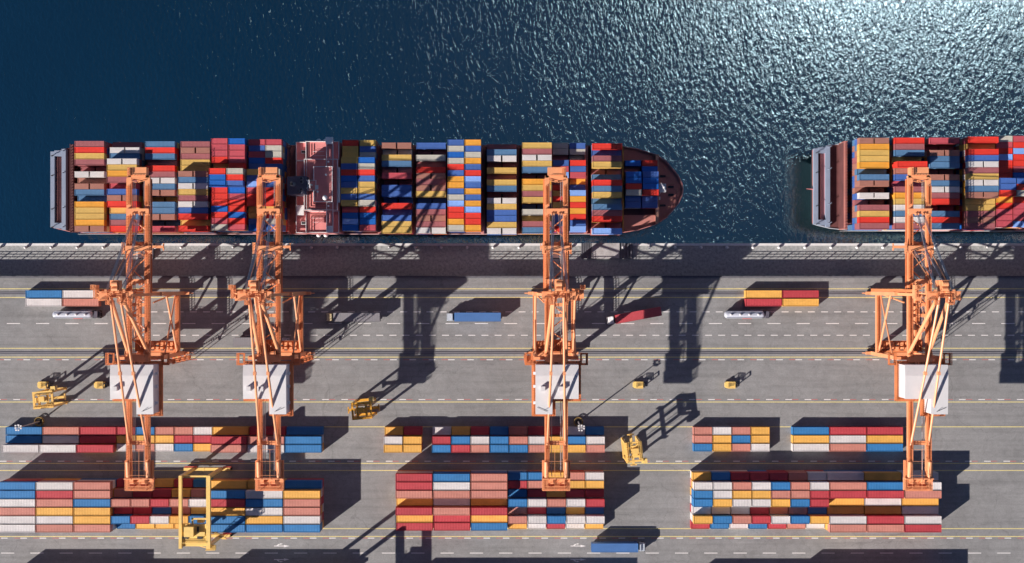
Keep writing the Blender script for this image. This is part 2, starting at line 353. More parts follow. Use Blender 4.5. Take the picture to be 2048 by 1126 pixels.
mw, my, mrd = MB(), MB(), MB()
for y in (577.5, 594.9, 696.6, 714.2, 804, 853.6, 926.8, 940.9, 1057.2, 1073.0):
    yy = y-563; sheet(my, -1500, 1500, yy-0.85, yy+0.85)
def dashes(mb, y, start, ln, pitch, w=0.8):
    x = start-1024-pitch*40
    while x < 1500:
        if x > -1500: sheet(mb, x, x+ln, y-563-w, y-563+w)
        x += pitch
dashes(mw, 623.7, 1352.8, 13.8, 26.3); dashes(mw, 670.5, 1331.2, 13.8, 26.3); dashes(mw, 647.0, 1359.2, 26.2, 58.5); dashes(mw, 1106.1, 763.9, 26.4, 58.6)
for y, st, sgn in ((719.4, 1282, -1), (799.0, 1261.9, 1), (922.4, 733.1, 1), (1076.2, 503.8, -1)):
    dashes(mw, y, st, 13.2, 38.6, 0.85); dashes(mrd, y, st+(13.4 if sgn > 0 else -12.8), 12.6, 38.6, 0.6)
def arrow(mb, x, y, flip=1):
    x -= 1024; y -= 563
    sheet(mb, x, x+20, y-0.8, y+0.8)
    mb.add([mb.P(x+20, y-2.4, zl), mb.P(x+20, y+2.4, zl), mb.P(x+31, y, zl)], [(0, 1, 2)])
    a, b = y-1*flip, y-4.2*flip
    pts = [(x+5, y-0.8*flip), (x+9, b), (x+13, b), (x+8.5, y-0.8*flip)]
    mb.add([mb.P(px, py, zl) for px, py in pts], [(0, 1, 2, 3)])
    mb.add([mb.P(x+12.5, b-1.6, zl), mb.P(x+12.5, b+1.6, zl), mb.P(x+18, b, zl)], [(0, 1, 2)])
for ax in (548, 1141): arrow(mw, ax, 1092, 1); arrow(mw, ax, 1119, -1)
tag(mw.obj('road_marking', PW), kind='structure'); tag(my.obj('road_line', PY), kind='structure'); tag(mrd.obj('road_marking', PR), kind='structure')
RAILM = mat('rail_steel', (0.10, 0.10, 0.14), rough=0.5, metal=0.4, var=0.1); GROOVE = mat('rail_groove', (0.23, 0.225, 0.24), rough=0.8, var=0.1)
for nm, yy in (('seaward', 23.2), ('landward', 142.2)):
    r = empty('crane_rail', 0, yy, 0, label='dark steel crane rail running along the yard, the one ' + ('nearer the water' if nm == 'seaward' else 'nearer the container rows'), cat='rail')
    q = MB(0, yy); q.box(-3000, 3000, yy-2.6, yy+2.6, 0.02, 0.25); q.obj('groove', GROOVE, r)
    q = MB(0, yy); q.box(-3000, 3000, yy-2.1, yy-1.3, 0.25, 0.9); q.box(-3000, 3000, yy+1.3, yy+2.1, 0.25, 0.9); q.obj('rail_bar', RAILM, r)

# ---------------------------------------------------------------- containers
def corr(s, axis, L, W_, H, n, d):
    # corrugated sheet profile along x. axis 'top' or 'side'
    xs = []
    p = L/n
    for i in range(n):
        a = -L/2+i*p; xs += [(a+p*0.05, 0), (a+p*0.22, 1), (a+p*0.62, 1), (a+p*0.80, 0)]
    xs = [(-L/2, 0)]+xs+[(L/2, 0)]
    m = len(xs)
    if axis == 'top':
        pts = [s.P(x, sg*W_/2, H-0.75+d*k) for sg in (-1, 1) for x, k in xs]; s.add(pts, [(i, m+i, m+i+1, i+1) for i in range(m-1)])
    else:
        for sg in (-1, 1):
            pts = [s.P(x, sg*(W_/2-0.65+d*k), z) for z in (0.8, H-0.6) for x, k in xs]
            fs = [(i, i+1, m+i+1, m+i) for i in range(m-1)]
            s.add(pts, fs if sg > 0 else [f[::-1] for f in fs])
CM = {}
def cont_mesh(k, L, W_, H):
    key = (k, round(L, 1), round(W_, 1))
    if key in CM: return CM[key]
    s = MB(); n = round(L/3.05) if k.isupper() else round(L/2.6); e = 0.65; d = 0.17 if k.isupper() else 0.12
    corr(s, 'top', L-0.8, W_-0.9, H, n, d); corr(s, 'side', L-1.4, W_, H, n, d*0.9)
    s.box(-L/2+0.12, L/2-0.12, -W_/2+0.8, W_/2-0.8, 0.3, H-1.0)
    for y in (-1, 1):
        s.box(-L/2, L/2, y*(W_/2-e), y*W_/2, H-e, H); s.box(-L/2, L/2, y*(W_/2-e), y*W_/2, 0, 0.9)
        for x in (-1, 1): s.box(x*(L/2-0.9), x*L/2, y*(W_/2-0.9), y*(W_/2+0.03), 0.02, H+0.15)
    for x in (-1, 1):
        s.box(x*(L/2-e), x*L/2, -W_/2+e, W_/2-e, H-e, H-0.02); s.box(x*(L/2-e), x*L/2, -W_/2+e, W_/2-e, 0, 0.8)
    for y in (-0.33, -0.12, 0.12, 0.33): s.box(L/2-0.15, L/2+0.12, y*W_-0.12, y*W_+0.12, 0.8, H-0.8)
    CM[key] = s.mesh('container', [cmat(k)], fix=False); return CM[key]
TOPS = []   # dict(x, y, L, W, z0, H, k, block, row, idx)
LOWER = MB(); LK = list(CC)
LOWM = [cmat(k) for k in LK]
def lowbox(x, y, L, W_, z0, H, k):
    m = LK.index(k); s = LOWER
    s.box(x-L/2+0.3, x+L/2-0.3, y-W_/2+0.3, y+W_/2-0.3, z0+0.1, z0+H-0.1, m)
    n = int(L/3.6)
    for i in range(n):
        xx = x-L/2+1.5+(i+0.5)*(L-3)/n
        s.box(xx-0.8, xx+0.8, y-W_/2+0.02, y+W_/2-0.02, z0+0.6, z0+H-0.6, m)
    for sx in (-1, 1):
        for sy in (-1, 1): s.box(x+sx*(L/2-1), x+sx*L/2, y+sy*(W_/2-1), y+sy*W_/2, z0, z0+H, m)
TIER = 15.8; YW = 14.9
def yard_row(block, row, x0, yc, spec, palette='RPBWY'):
    """spec: list of (code, tiers) - code upper-case letter; trailing '4' = 40 ft"""
    x = x0
    for i, (c, t) in enumerate(spec):
        L = 71.6 if c[-1] == '4' else 36.5; p = 73.6 if c[-1] == '4' else 38.03
        if c[0] != '-':
            for k in range(t-1): lowbox(x+L/2, yc, L, YW, k*TIER, TIER-0.3, R.choice(palette))
            TOPS.append(dict(x=x+L/2, y=yc, L=L, W=YW, z0=(t-1)*TIER, H=TIER-0.3, k=c[0], b=block, r=row, long=c[-1] == '4', side=1))
        x += p
def f4(s, t): return [(q+'4', t) for q in s]
def f2(s, t): return [(q, t) for q in s]
UY = (297.0, 313.6, 330.2)
yard_row('UL', 1, -1006, UY[0], f4('BPR', 1)+f2('RBPPW', 1)+f4('YRB', 1))
yard_row('UL', 2, -1006, UY[1], f4('BWR', 1)+f2('YYYRR', 1)+f4('RPB', 2))
yard_row('UL', 3, -1006, UY[2], f4('WWR', 2)+f2('WPWBY', 1)+f4('PWB', 2))
for r_, (s, t) in enumerate((('YR', 1), ('WY', 2), ('YY', 2))): yard_row('UM0', r_+1, -253.2, UY[r_], f2(s, 2 if r_ else 1))
for r_, s in enumerate(('WYRBPRRWB', 'RBWBPWYBW', 'BRPBBPYYP')): yard_row('UM', r_+1, -157.9, UY[r_], f2(s, 2 if r_ else 1))
for r_, s in enumerate(('PWPY', 'PYBY', 'BYPW')): yard_row('UR1', r_+1, 360.8, UY[r_], f2(s, 1))
for r_, s in enumerate(('BRR', 'YWY', 'WPB')): yard_row('UR2', r_+1, 557.7, UY[r_], f4(s, 1))
LYc = [384.4+16.6*i for i in range(7)]
LL = [('BWP', 'RRYRB', 1, 'YYB', (3, 3, 2)), ('BRP', 'PRRYP', 2, 'BWY', (3, 3, 3)), ('WPB', 'PPRPW', 3, 'RBP', (3, 3, 3)), ('PYY', 'RRBPY', 2, 'YWP', (3, 3, 3)), ('WWY', 'BRWYB', 3, 'BYW', (3, 3, 3)), ('WPP', 'BYYYY', 1, 'BBB', (3, 3, 3))]
for i, (a, b, t, c, tc_) in enumerate(LL):
    if i == 0: tc_ = (2, 2, 2)
    yard_row('LL', i+1, -1006, LYc[i+1], f4(a, 3)+f2(b, t)+[(q+'4', tt) for q, tt in zip(c, tc_)])
LM = [('RBP', 3, 'BBYPW', 2), ('RWP', 3, 'RPPYY', 2), ('PPP', 3, 'BRYRR', 2), ('YWY', 2, 'BWPWR', 3), ('RPR', 3, 'PRBYB', 2), ('YRY', 2, 'PWBWW', 3), ('RRB', 2, 'YWRWY', 1)]
for i, (a, ta, b, tb) in enumerate(LM): yard_row('LM', i+1, -228.2, LYc[i], f4(a, ta)+f2(b, tb))
LR = [('YBRRRPW', 2, 'WYW', 2), ('WWPWBPW', 3, 'PBW', 3), ('BWYYPPR', 3, 'RRP', 3), ('BYWWYBR', 3, 'YWY', 2), ('WWWRPPB', 2, 'YYW', 2), ('YBPRWBY', 3, 'WRW', 3), ('RBWBRPW', 1, 'PPR', 3)]
for i, (a, ta, b, tb) in enumerate(LR): yard_row('LR', i+1, 356.0, LYc[i], f2(a, ta)+f4(b, tb), 'YRBYW' if i == 6 else 'RPBWY')
yard_row('SA', 1, -966.5, 25.3, f4('BW', 1)); yard_row('SA', 2, -966.5, 41.9, f4('WP', 1))
yard_row('SB', 1, 464.0, 25.3, f4('YR', 1)); yard_row('SB', 2, 464.0, 41.9, f4('RY', 1))
# stacks beyond the lower frame edge, whose shades reach into the picture
def offstack(x0, x1, y, t):
    n = round((x1-x0)/73.6)
    for i in range(n):
        L = (x1-x0)/n-2
        for rr in range(5):
            for k in range(t): lowbox(x0+(i+0.5)*(x1-x0)/n, y+7.5+16.6*rr, L, YW, k*TIER, TIER-0.3, R.choice('RPBWY'))
offstack(-1008, -789, 590, 3); offstack(-789, -595, 590, 2); offstack(-595, -377, 590, 3); offstack(-227, 178, 607, 3)
offstack(357, 547, 590, 2); offstack(547, 839, 590, 3)

# ---------------------------------------------------------------- ship cargo
SY1 = -183.8; RP = 11.68; SW = 11.35; DZ = 16.0; ST = 15.6
def ship_bay(ship, bay, x0, rows, base, half=False, dy=0, row0=0):
    """rows: list of tokens like 'm', 'w2' (pair), with optional +n/-n level offset"""
    for i, tk in enumerate(rows):
        k = tk[0]; lv = base; pair = '2' in tk
        if '+' in tk: lv += int(tk.split('+')[1])
        if '-' in tk: lv -= int(tk.split('-')[1])
        lv = max(1, lv)
        y = SY1+dy+(row0+i-7)*RP
        Ls = [(x0+15.5, 31.0)] if half else ([(x0+13.65, 27.3), (x0+57.1-13.65, 27.3)] if pair else [(x0+28.55, 57.1)])
        outer = i in (0, 1, len(rows)-1, len(rows)-2) or True
        for xx, L in Ls:
            z = DZ+ST*lv
            TOPS.append(dict(x=xx, y=y, L=L, W=SW, z0=z-ST+0.15, H=ST-0.2, k=k, b=ship, r=row0+i+1, bay=bay, long=L > 50, side=0))
            for q in range(lv-1): lowbox(xx, y, L, SW, DZ+ST*q+0.15, ST-0.2, R.choice('mbct' if ship == 'S2' and bay == 1 else 'rmtbcyowkd'))
def lvf(k): return CAM_H/(CAM_H-DZ-ST*k)
SH1 = [
 (148.8, 372.7, 4, 0, 'm r y m m-2 w2 t-1 t2 b b-1 o y y o t2'),
 (219.5, 372.9, 4, 0, 'm-1 w2 b w2+1 y+1 o+1 m+1 k c+1 t2+1 r+1 y b m r'),
 (290.2, 373.2, 4, 0, 'b r b m-1 r m w2 b t2 y-2 b b t2 b-2 k'),
 (360.9, 373.4, 4, 0, 'm t2 m y y t2+1 b+1 w2+1 y+1 m+1 w2+1 c+1 r+1 y r+1'),
 (422.2, 368.6, 6, 1, 'k k k r y-1 r+1 d+1 d+1 r r r d r k g'),
 (456.9, 368.6, 6, 1, 'd k k k r g+1 r+1 c+1 d k r r d r k'),
 (497.2, 369.9, 5, 1, 'k c k d c y+1 c+1 s+1 k+1 r+1 r+1 y y c d'),
 (530.5, 369.9, 5, 1, 'k g g r c g+1 r+1 c+1 r+1 r+1 r+1 y r g c'),
 (684.3, 370.6, 4, 1, 'r y y y+1 c+1 r+1 d+1 c+1 y+1 c+1 y+1 k d s d'),
 (719.0, 370.6, 4, 1, 'y c g d+1 g+1 r+1 c+1 y+1 y+1 c+1 g+1 r d d k'),
 (763.5, 375.6, 4, 0, 't2 g2-1 y b m2-1 k m-2 c c c-2 r c-1 c y y'),
 (832.3, 376.0, 4, 0, 'c m-2 g m-1 r t2 m t2 y c-2 c m t2 m w2'),
 (895.2, 370.6, 5, 1, 'c g d g r c o o c g s r r o g'),
 (929.3, 370.6, 5, 1, 'o c g o c r s c o c o s r r o'),
 (973.8, 377.2, 4, 0, 'm-1 b w2 m-2 y m-1 y b m-2 w2 y c c y w2'),
 (1044.3, 375.7, 4, 0, 'y m w2 y b m-2 o y m y c-2 g y-1 m b'),
 (1105.7, 373.8, 3, 1, 'g-1 g-1 m-2 c k s m-1 r-1 y-1 r y r c c r'),
 (1140.0, 373.8, 3, 1, 'c-1 g-1 g-2 r c k o-1 c-1 s o r o r c s'),
 (1185.0, 377.5, 4, 0, 'r c-1 m y m-2 b-1 r b y b-1 b m r m-2 s'),
]
for bi, (sx, scy, base, half, s) in enumerate(SH1): ship_bay('S1', bi+1, (sx-1024)/lvf(base), s.split(), base, bool(half), dy=(scy-563)/lvf(base)-SY1)
ship_bay('S1', 20, 226.3/lvf(2), 'd m-1 d+1 d+1 r+1 g+1 c c'.split(), 2, True, dy=(373.9-563)/lvf(2)-SY1, row0=3)
ship_bay('S1', 21, 259.8/lvf(2), 'r d c+1 d+1 d+1 r+1 c c'.split(), 2, True, dy=(373.9-563)/lvf(2)-SY1, row0=3)
DX2, DY2 = 1510.5, -4.3
SH2 = [
 (665.8, 5, 0, 't2 o y y o b-1 b t2 t-2 w2 m-2 m y r m'),
 (733.3, 5, 0, 'r m b y-1 r+1 t c k-1 m o y w b w m'),
 (801.0, 5, 0, 'k m-2 t2 b b m-2 t2 b w2 m r k-2 b r b'),
 (868.8, 6, 0, 'r y-1 r c w2 m y w2 b t2 y-1 y-1 m-1 t2-1 m-1'),
 (928.2, 5, 1, 'g k r s r r r c+1 c+1 r+1 o r k k k'),
 (961.2, 5, 1, 'k r s r r k d c+1 r+1 g+1 r k k k s'),
]
for bi, (x0, base, half, s) in enumerate(SH2): ship_bay('S2', bi+1, x0, s.split(), base, bool(half), dy=DY2-(3.6 if half else 0))

BLK = {'UL': 'the long low rows inland of the two cranes', 'UM0': 'the small six-container stack in mid yard', 'UM': 'the low mid-yard rows by the third crane',
       'UR1': 'the low stack of twelve short boxes', 'UR2': 'the low nine-box stack by the end crane', 'LL': 'the big stack around the yellow gantry', 'LM': 'the big middle stack',
       'LR': 'the big stack under the end crane', 'SA': 'the four-box stack beside a tanker, leftmost crane', 'SB': 'the red and yellow four-box stack'}
BSHORT = {'UL': 'low rows, far left', 'UM0': 'small six-box stack', 'UM': 'low middle rows', 'UR1': 'low twelve-box stack', 'UR2': 'low nine-box stack', 'LL': 'stack around yellow gantry', 'LM': 'big middle stack', 'LR': 'big stack, far right', 'SA': 'four-box stack near leftmost crane', 'SB': 'red-and-yellow stack'}
def label_all():
    rows = {}
    for t in TOPS: rows.setdefault((t['b'], t.get('bay', 0) if not t['side'] else 0, t['r']), []).append(t)
    from collections import Counter
    def n(t): return CNAME[t['k']]+' '+('long' if t['long'] else 'short')+' container'
    for key, lst in rows.items():
        lst.sort(key=lambda t: t['x'])
        for i, t in enumerate(lst): t['i'] = i; t['nb'] = (CNAME[lst[i-1]['k']] if i else None, CNAME[lst[i+1]['k']] if i+1 < len(lst) else None); t['n'] = len(lst)
    for b in BSHORT:
        blk = [t for t in TOPS if t['b'] == b]
        def c1(t): return f"the only {n(t)} in the {BSHORT[b]}"
        def c2(t):
            a, c = t['nb']
            return f"{n(t)} between a {a} and a {c} one, {BSHORT[b]}" if a and c else (f"{n(t)} at the row end beside a {a or c} one, {BSHORT[b]}")
        def c3(t): return f"{n(t)}, {ORD[t['i']]} from left, {ORD[t['r']-1]} row from quay, {BSHORT[b]}"
        cn = Counter((t['k'], t['long']) for t in blk); c2n = Counter(c2(t) for t in blk)
        for t in blk:
            t['label'] = c1(t) if cn[(t['k'], t['long'])] == 1 else (c2(t) if c2n[c2(t)] == 1 and len(c2(t).split()) <= 16 else c3(t))
        # labels must stay within 16 words
    for sname, txt in (('S1', 'whole ship'), ('S2', 'cut-off ship')):
        sh = [t for t in TOPS if t['b'] == sname]
        bays = sorted({t['bay'] for t in sh})
        for by in bays:
            bl = [t for t in sh if t['bay'] == by]
            cn = Counter((t['k'], t['long']) for t in bl)
            for t in bl:
                bt = f"{ORD[by-1]} bay from stern, {txt}"
                if cn[(t['k'], t['long'])] == 1: t['label'] = f"only {n(t)} in {bt}"
                elif t['n'] == 2: t['label'] = f"{n(t)} in {ORD[15-t['r']]} row from quay, {'stern' if t['i'] == 0 else 'bow'} half, {bt}"
                else: t['label'] = f"{n(t)} in {ORD[15-t['r']]} row from quay, {bt}"
label_all()
def fz(t): return CAM_H/(CAM_H-t['z0']-t['H'])
def vis_area(t):
    f = fz(t); x0, x1 = (t['x']-t['L']/2)*f, (t['x']+t['L']/2)*f
    x0, x1 = max(x0, -1024), min(x1, 1024)
    return max(0, x1-x0)*t['W']*f
for lg in (True, False):
    ks = sorted([t for t in TOPS if t['long'] == lg], key=lambda t: -vis_area(t))
    for t in ks[300:]: t['stuff'] = True
print('CONTAINERS', len(TOPS), sum(t['long'] for t in TOPS), sum(1 for t in TOPS if t.get('stuff')))
for t in TOPS:
    if t.get('stuff') or vis_area(t) < 60:
        lowbox(t['x'], t['y'], t['L'], t['W'], t['z0'], t['H'], t['k']); continue
    o = bpy.data.objects.new('long_container' if t['long'] else 'short_container', cont_mesh(t['k'], t['L'], t['W'], t['H']))
    COL.objects.link(o); o.location = V(t['x'], t['y'], t['z0'])
    if t['side']: o.rotation_euler.z = R.gauss(0, 0.0012)
    tag(o, t['label'], 'long container' if t['long'] else 'short container',
        ('forty-foot' if t['long'] else 'twenty-foot')+' containers '+('stacked in the yard' if t['side'] else 'loaded on the ships'))
tag(LOWER.obj('containers_below', LOWM, fix=False), kind='stuff')

# ---------------------------------------------------------------- ships
def ship(ox, oy, label, full=True):
    cy = SY1+oy+(1.8 if full else 0)
    root = empty('container_ship', ox-250, cy, -62, label=label, cat='ship', group='container ships moored along the quay')
    B = lambda: MB(ox-250-ox, cy, -62) if False else MB(ox-250, cy, -62)
    X = lambda x: x+ox
    # hull outline (deck level), starboard half widths
    prof = [(-914, 74), (-905, 77), (-880, 83), (-840, 87.5), (-700, 88.5), (100, 88.5), (190, 87.5), (219, 85.5), (248, 81), (286, 69), (306, 56), (329, 29), (337, 12), (339, 0)]
    low = [(-896, 52), (-880, 66), (-860, 76), (-820, 85), (-700, 87.5), (60, 87.5), (140, 82), (180, 72), (215, 57), (245, 42), (270, 28), (292, 14), (300, 6), (303, 0)]
    def ring(pr): return [(X(x), cy+w) for x, w in pr]+[(X(x), cy-w) for x, w in pr[::-1] if w > 0]
    mid = [(l[0]*0.15+p[0]*0.85, l[1]*0.15+p[1]*0.85) for l, p in zip(low, prof)]
    h = B(); h.prism(ring(low), -64, 2, 0, ring(mid)); h.obj('hull', HULLDARK, root)
    h = B(); h.prism(ring(mid), 2.01, 14.5, 0, ring(prof)); h.obj('upper_strake', mat('hull_oxblood', (0.10, 0.03, 0.03), rough=0.8, var=0.15, spec=0.1), root)
    # bulwark and red upper strake
    b = B(); P = ring(prof); inn = [(X(x)+(-1.2 if x > 300 else 0), cy+s*max(0.0, w-1.3)) for s, seq in ((1, prof), (-1, [p for p in prof[::-1] if p[1] > 0])) for x, w in seq]
    n = len(P)
    for i in range(n):
        j = (i+1) % n; z1 = 25 if P[i][0]-ox > 180 and P[j][0]-ox > 180 else 19
        if P[i][0]-ox < -900 and P[j][0]-ox < -900 and abs(P[i][1]-cy) < 75 and abs(P[j][1]-cy) < 75: continue
        b.add([b.P(*P[i], 14.6), b.P(*P[j], 14.6), b.P(*P[j], z1), b.P(*P[i], z1), b.P(*inn[i], 14.6), b.P(*inn[j], 14.6), b.P(*inn[j], z1), b.P(*inn[i], z1)],
              [(0, 1, 2, 3), (5, 4, 7, 6), (3, 2, 6, 7)])
    b.obj('bulwark', mat('bulwark_rose', (0.55, 0.21, 0.19), rough=0.6) if full else HULLGREY, root)
    d = B(); d.prism([(X(x), cy+w-1.4) for x, w in prof if w > 2]+[(X(x), cy-w+1.4) for x, w in prof[::-1] if w > 2], 14.6, 15.6)
    d.obj('deck', DECKRED, root)
    # bow: breakwater, windlasses, bollards, mast
    q = B(); q.box(X(284.5), X(288.5), cy-67, cy+67, 15.6, 31); q.box(X(283.6), X(289.4), cy-68, cy+68, 31, 32); q.obj('breakwater', TAN, root)
    q = B(); q.box(X(217), X(218.6), cy-83, cy+83, 15.6, 44); 
    for k in range(13): q.box(X(216.2), X(219.4), cy-83+k*13.6, cy-81.6+k*13.6, 15.6, 46)
    q.obj('lashing_frame', AMBER, root)
    for yy, xx in ((-27, 299), (31, 299), (-6, 315), (10, 315)):
        w = B(); w.box(X(xx-5), X(xx+5), cy+yy-2.2, cy+yy+2.2, 15.6, 18.5); w.tube((X(xx-5.5), cy+yy, 19.5), (X(xx+5.5), cy+yy, 19.5), 2.0, 10)
        w.obj('windlass', DARK, root)
    q = B()
    for (xx, yy) in ((303, -45), (305, -42), (309, -27), (312, -28), (316, -13), (320, -13), (328, 1), (328, 5), (316, 20), (320, 20), (309, 34), (312, 33), (303, 50), (305, 47)):
        q.tube((X(xx), cy+yy, 15.6), (X(xx), cy+yy, 19.0), 1.0, 8); q.tube((X(xx), cy+yy, 19.0), (X(xx), cy+yy, 19.7), 1.4, 8)
    q.obj('mooring_bollard', TAN, root)
    fm = B(); fm.tube((X(297), cy-1, 15.6), (X(295), cy-1, 74), 1.5, 8, r2=0.8); fm.box(X(289), X(301), cy-9, cy+7, 44, 45.2); fm.rail([(X(289), cy-9, 45), (X(301), cy-9, 45), (X(301), cy+7, 45), (X(289), cy+7, 45)], h=5)
    fm.beam((X(290), cy-10, 62), (X(298), cy+6, 62), 1.2, 1.2); fm.tube((X(291), cy-12, 15.6), (X(295), cy-1, 60), 0.8, 6); fm.tube((X(291), cy+11, 15.6), (X(295), cy-1, 60), 0.8, 6)
    fm.box(X(290), X(294), cy+14, cy+20, 15.6, 22); fm.obj('foremast', SHIPWHITE, root)
    # hatch covers and lashing bridges between the bays
    starts = [-844.7+68.0*i for i in range(6)]+[-325.0+68.0*i for i in range(8)]+[222]
    q = B()
    for s0 in starts:
        w = 85 if s0 < 180 else 50; q = B()
        q.box(X(s0), X(s0+(57.1 if s0 != 222 else 64)), cy-w, cy+w, 15.61, 16.1)
        q.obj('hatch_cover', DECKDARK, root)
    for s0 in starts:
        if s0 > 200: continue
        q = B(); xa = X(s0+59.4)
        q.box(xa, xa+6, cy-85, cy+85, 36, 37.5)
        for k in range(16):
            yy = cy-84+k*11.1
            for xx in (xa, xa+5.2): q.box(xx, xx+0.8, yy-0.5, yy+0.5, 15.6, 42)
        q.box(xa, xa+0.7, cy-85, cy+85, 41.4, 42.2); q.box(xa+5.3, xa+6, cy-85, cy+85, 41.4, 42.2)
        q.box(xa, xa+6, cy+82, cy+88, 15.6, 22); q.box(xa, xa+6, cy-88, cy-82, 15.6, 22)
        q.obj('lashing_bridge', DECKRED, root)
    # stern mooring deck: grey frame round a sunken floor, cross beams, lashing bridge
    q = B(); pr = [(-914, 74), (-905, 77), (-883, 82.3)]
    q.box(X(-913), X(-905), cy-75, cy+75, 15.7, 25); q.box(X(-890), X(-882), cy-80, cy+80, 15.7, 27); q.box(X(-905), X(-890), cy-77, cy-66, 15.7, 26); q.box(X(-905), X(-890), cy+66, cy+77, 15.7, 26)
    q.obj('stern_frame', STERNGREY, root)
    q = B(); q.box(X(-905), X(-890), cy-66, cy+66, 15.7, 16.6); q.obj('mooring_deck', DECKRED if full else HOUSERED, root)
    q = B(); q.box(X(-900.5), X(-899.3), cy-66, cy+66, 16.6, 22); q.obj('mooring_rib', DECKDARK, root); q = B(); q.box(X(-881.8), X(-862.8), cy-81, cy+81, 15.65, 17); q.box(X(-862.7), X(-862.1), cy-84, cy+84, 15.7, 49.9); q.obj('stern_shade_plates', DECKDARK, root)  # added dark plates: floor one painted as shade, upright one cuts the water's reflection
    for yy in (-66, -27, 39, 75):
        c = B(); c.tube((X(-909), cy+yy, 25), (X(-909), cy+yy, 31), 0.9, 6); c.beam((X(-909), cy+yy, 31), (X(-903), cy+yy-2, 32), 1.2, 1.2); c.obj('fairlead_post', DARK, root)
    for yy in (-76, -33, 36, 74):
        c = B(); c.tube((X(-886), cy+yy, 27), (X(-886), cy+yy, 35), 0.9, 6); c.beam((X(-886), cy+yy, 34.5), (X(-881), cy+yy-3, 35.5), 1.3, 1.3); c.obj('davit', STERNGREY, root)
    q = B()
    q.box(X(-862), X(-856), cy-86, cy+86, 50, 52)
    for k in range(31):
        yy = cy-85+k*5.66
        q.box(X(-862), X(-860.6), yy-0.7, yy+0.7, 15.7, 56); q.box(X(-857.4), X(-856), yy-0.7, yy+0.7, 15.7, 56)
        q.box(X(-862), X(-856), yy-0.9, yy+0.9, 52, 53)
    q.box(X(-862), X(-861), cy-86, cy+86, 56, 57); q.obj('stern_lashing_bridge', DECKDARK if full else DECKRED, root)
    if not full:
        q = B(); q.tube((X(-896), cy+4.5, 10), (X(-927), cy+4.5, 22), 2.6, 8, r2=0.6); q.obj('flagstaff', HOUSERED, root)
    # superstructure
    hs = B(); hs.box(X(-418), X(-333), cy-88, cy+88, 15.6, 70); hs.obj('deckhouse', HOUSERED, root)
    def rim(mb, x0, x1, y0, y1, z, w=1.0, h=4.0):
        mb.box(x0, x1, y0, y0+w, z, z+h); mb.box(x0, x1, y1-w, y1, z, z+h); mb.box(x0, x0+w, y0+w, y1-w, z, z+h); mb.box(x1-w, x1, y0+w, y1-w, z, z+h)
    q = B(); q.box(X(-397), X(-333), cy-88, cy-52.02, 70, 82); q.obj('upper_deckhouse', HOUSERED, root); q = B(); q.box(X(-397), X(-333), cy+46.02, cy+88, 70, 82); q.obj('upper_deckhouse', HOUSERED, root)
    q = B(); q.box(X(-397), X(-333), cy-52, cy+46, 70, 100); q.obj('accommodation_block', HOUSERED, root)
    q = B(); q.box(X(-376), X(-340), cy-36, cy+31, 100, 117); q.obj('wheelhouse', HOUSERED, root)
    q = B()
    for k in range(16): q.box(X(-340.2), X(-339.2), cy-34+k*4.1, cy-31+k*4.1, 107, 113)
    q.obj('window', GLASS, root)
    q = B(); rim(q, X(-418), X(-333), cy-88, cy-52.2, 70.01); rim(q, X(-418), X(-397.2), cy-51.8, cy+45.8, 70.01); rim(q, X(-418), X(-333), cy+46.2, cy+88, 70.01)
    rim(q, X(-397), X(-333), cy-87.9, cy-52.3, 82.01); rim(q, X(-397), X(-333), cy+46.3, cy+87.9, 82.01); rim(q, X(-397), X(-333), cy-52, cy+46, 100.01); rim(q, X(-376), X(-340), cy-36, cy+31, 117.01)
    q.box(X(-332), X(-329), cy-36, cy+31, 96, 104)
    q.obj('white_bulwark', SHIPWHITE, root)
    q = B(); q.box(X(-354), X(-341), cy-89, cy-36.2, 100.1, 103.5); q.obj('bridge_wing', HOUSERED, root); q = B(); q.box(X(-354), X(-341), cy+31.2, cy+89, 100.1, 103.5); q.obj('bridge_wing', HOUSERED, root)
    q = B(); rim(q, X(-354), X(-341), cy-89, cy-36.2, 103.51, 0.9, 3); rim(q, X(-354), X(-341), cy+31.2, cy+89, 103.51, 0.9, 3); q.box(X(-354.5), X(-341), cy-93, cy-80, 103.6, 111); q.obj('wing_rail', SHIPWHITE, root)
    q = B(); q.box(X(-353), X(-342), cy+76, cy+88, 103.6, 109); q.obj('wing_cabin', SHIPWHITE, root)
    for yy in (-72, 66): 
        q = B(); q.box(X(-408), X(-396.8 if yy < 0 else -396.8), cy+yy, cy+yy+6, 70.02, 73); q.box(X(-407), X(-398), cy+yy+1, cy+yy+5, 73, 73.6, 1); q.obj('hatch', [SHIPWHITE, DARK], root)
    q = B(); q.box(X(-414), X(-401), cy+35, cy+54, 74.5, 84); q.obj('stores_cabin', SHIPWHITE, root)
    q = B()
    for k, (a, c, z) in enumerate(((-395, -360, 82.1), (-393, -362, 82.1))): 
        for sgn in (-1, 1): q.rail([(X(a+10), cy+sgn*(60+k*8), z), (X(c), cy+sgn*(60+k*8), z)], h=5, step=6, w=0.35)
    q.rail([(X(-392), cy-50, 100), (X(-392), cy+44, 100), (X(-345), cy+44, 100)], h=5, step=6, w=0.35); q.obj('handrail', SHIPWHITE, root)
    q = B()
    for k in range(3):
        a = -390+k*5; z = 100.2
        q.box(X(a), X(a+0.7), cy-30+k*5, cy+42-k*4, z, z+1.2); q.box(X(a), X(-345), cy+42-k*4, cy+42.7-k*4, z, z+1.2)
        q.box(X(-392+k*5), X(-392.7+k*5+1.2), cy+52+k*3, cy+84, 82.2, 83.4); q.box(X(-392+k*5), X(-358), cy+52+k*3, cy+52.7+k*3, 82.2, 83.4)
        q.box(X(-392+k*5), X(-392.7+k*5+1.2), cy-84, cy-58-k*3, 82.2, 83.4)
    q.obj('pipe_run', DECKRED, root)
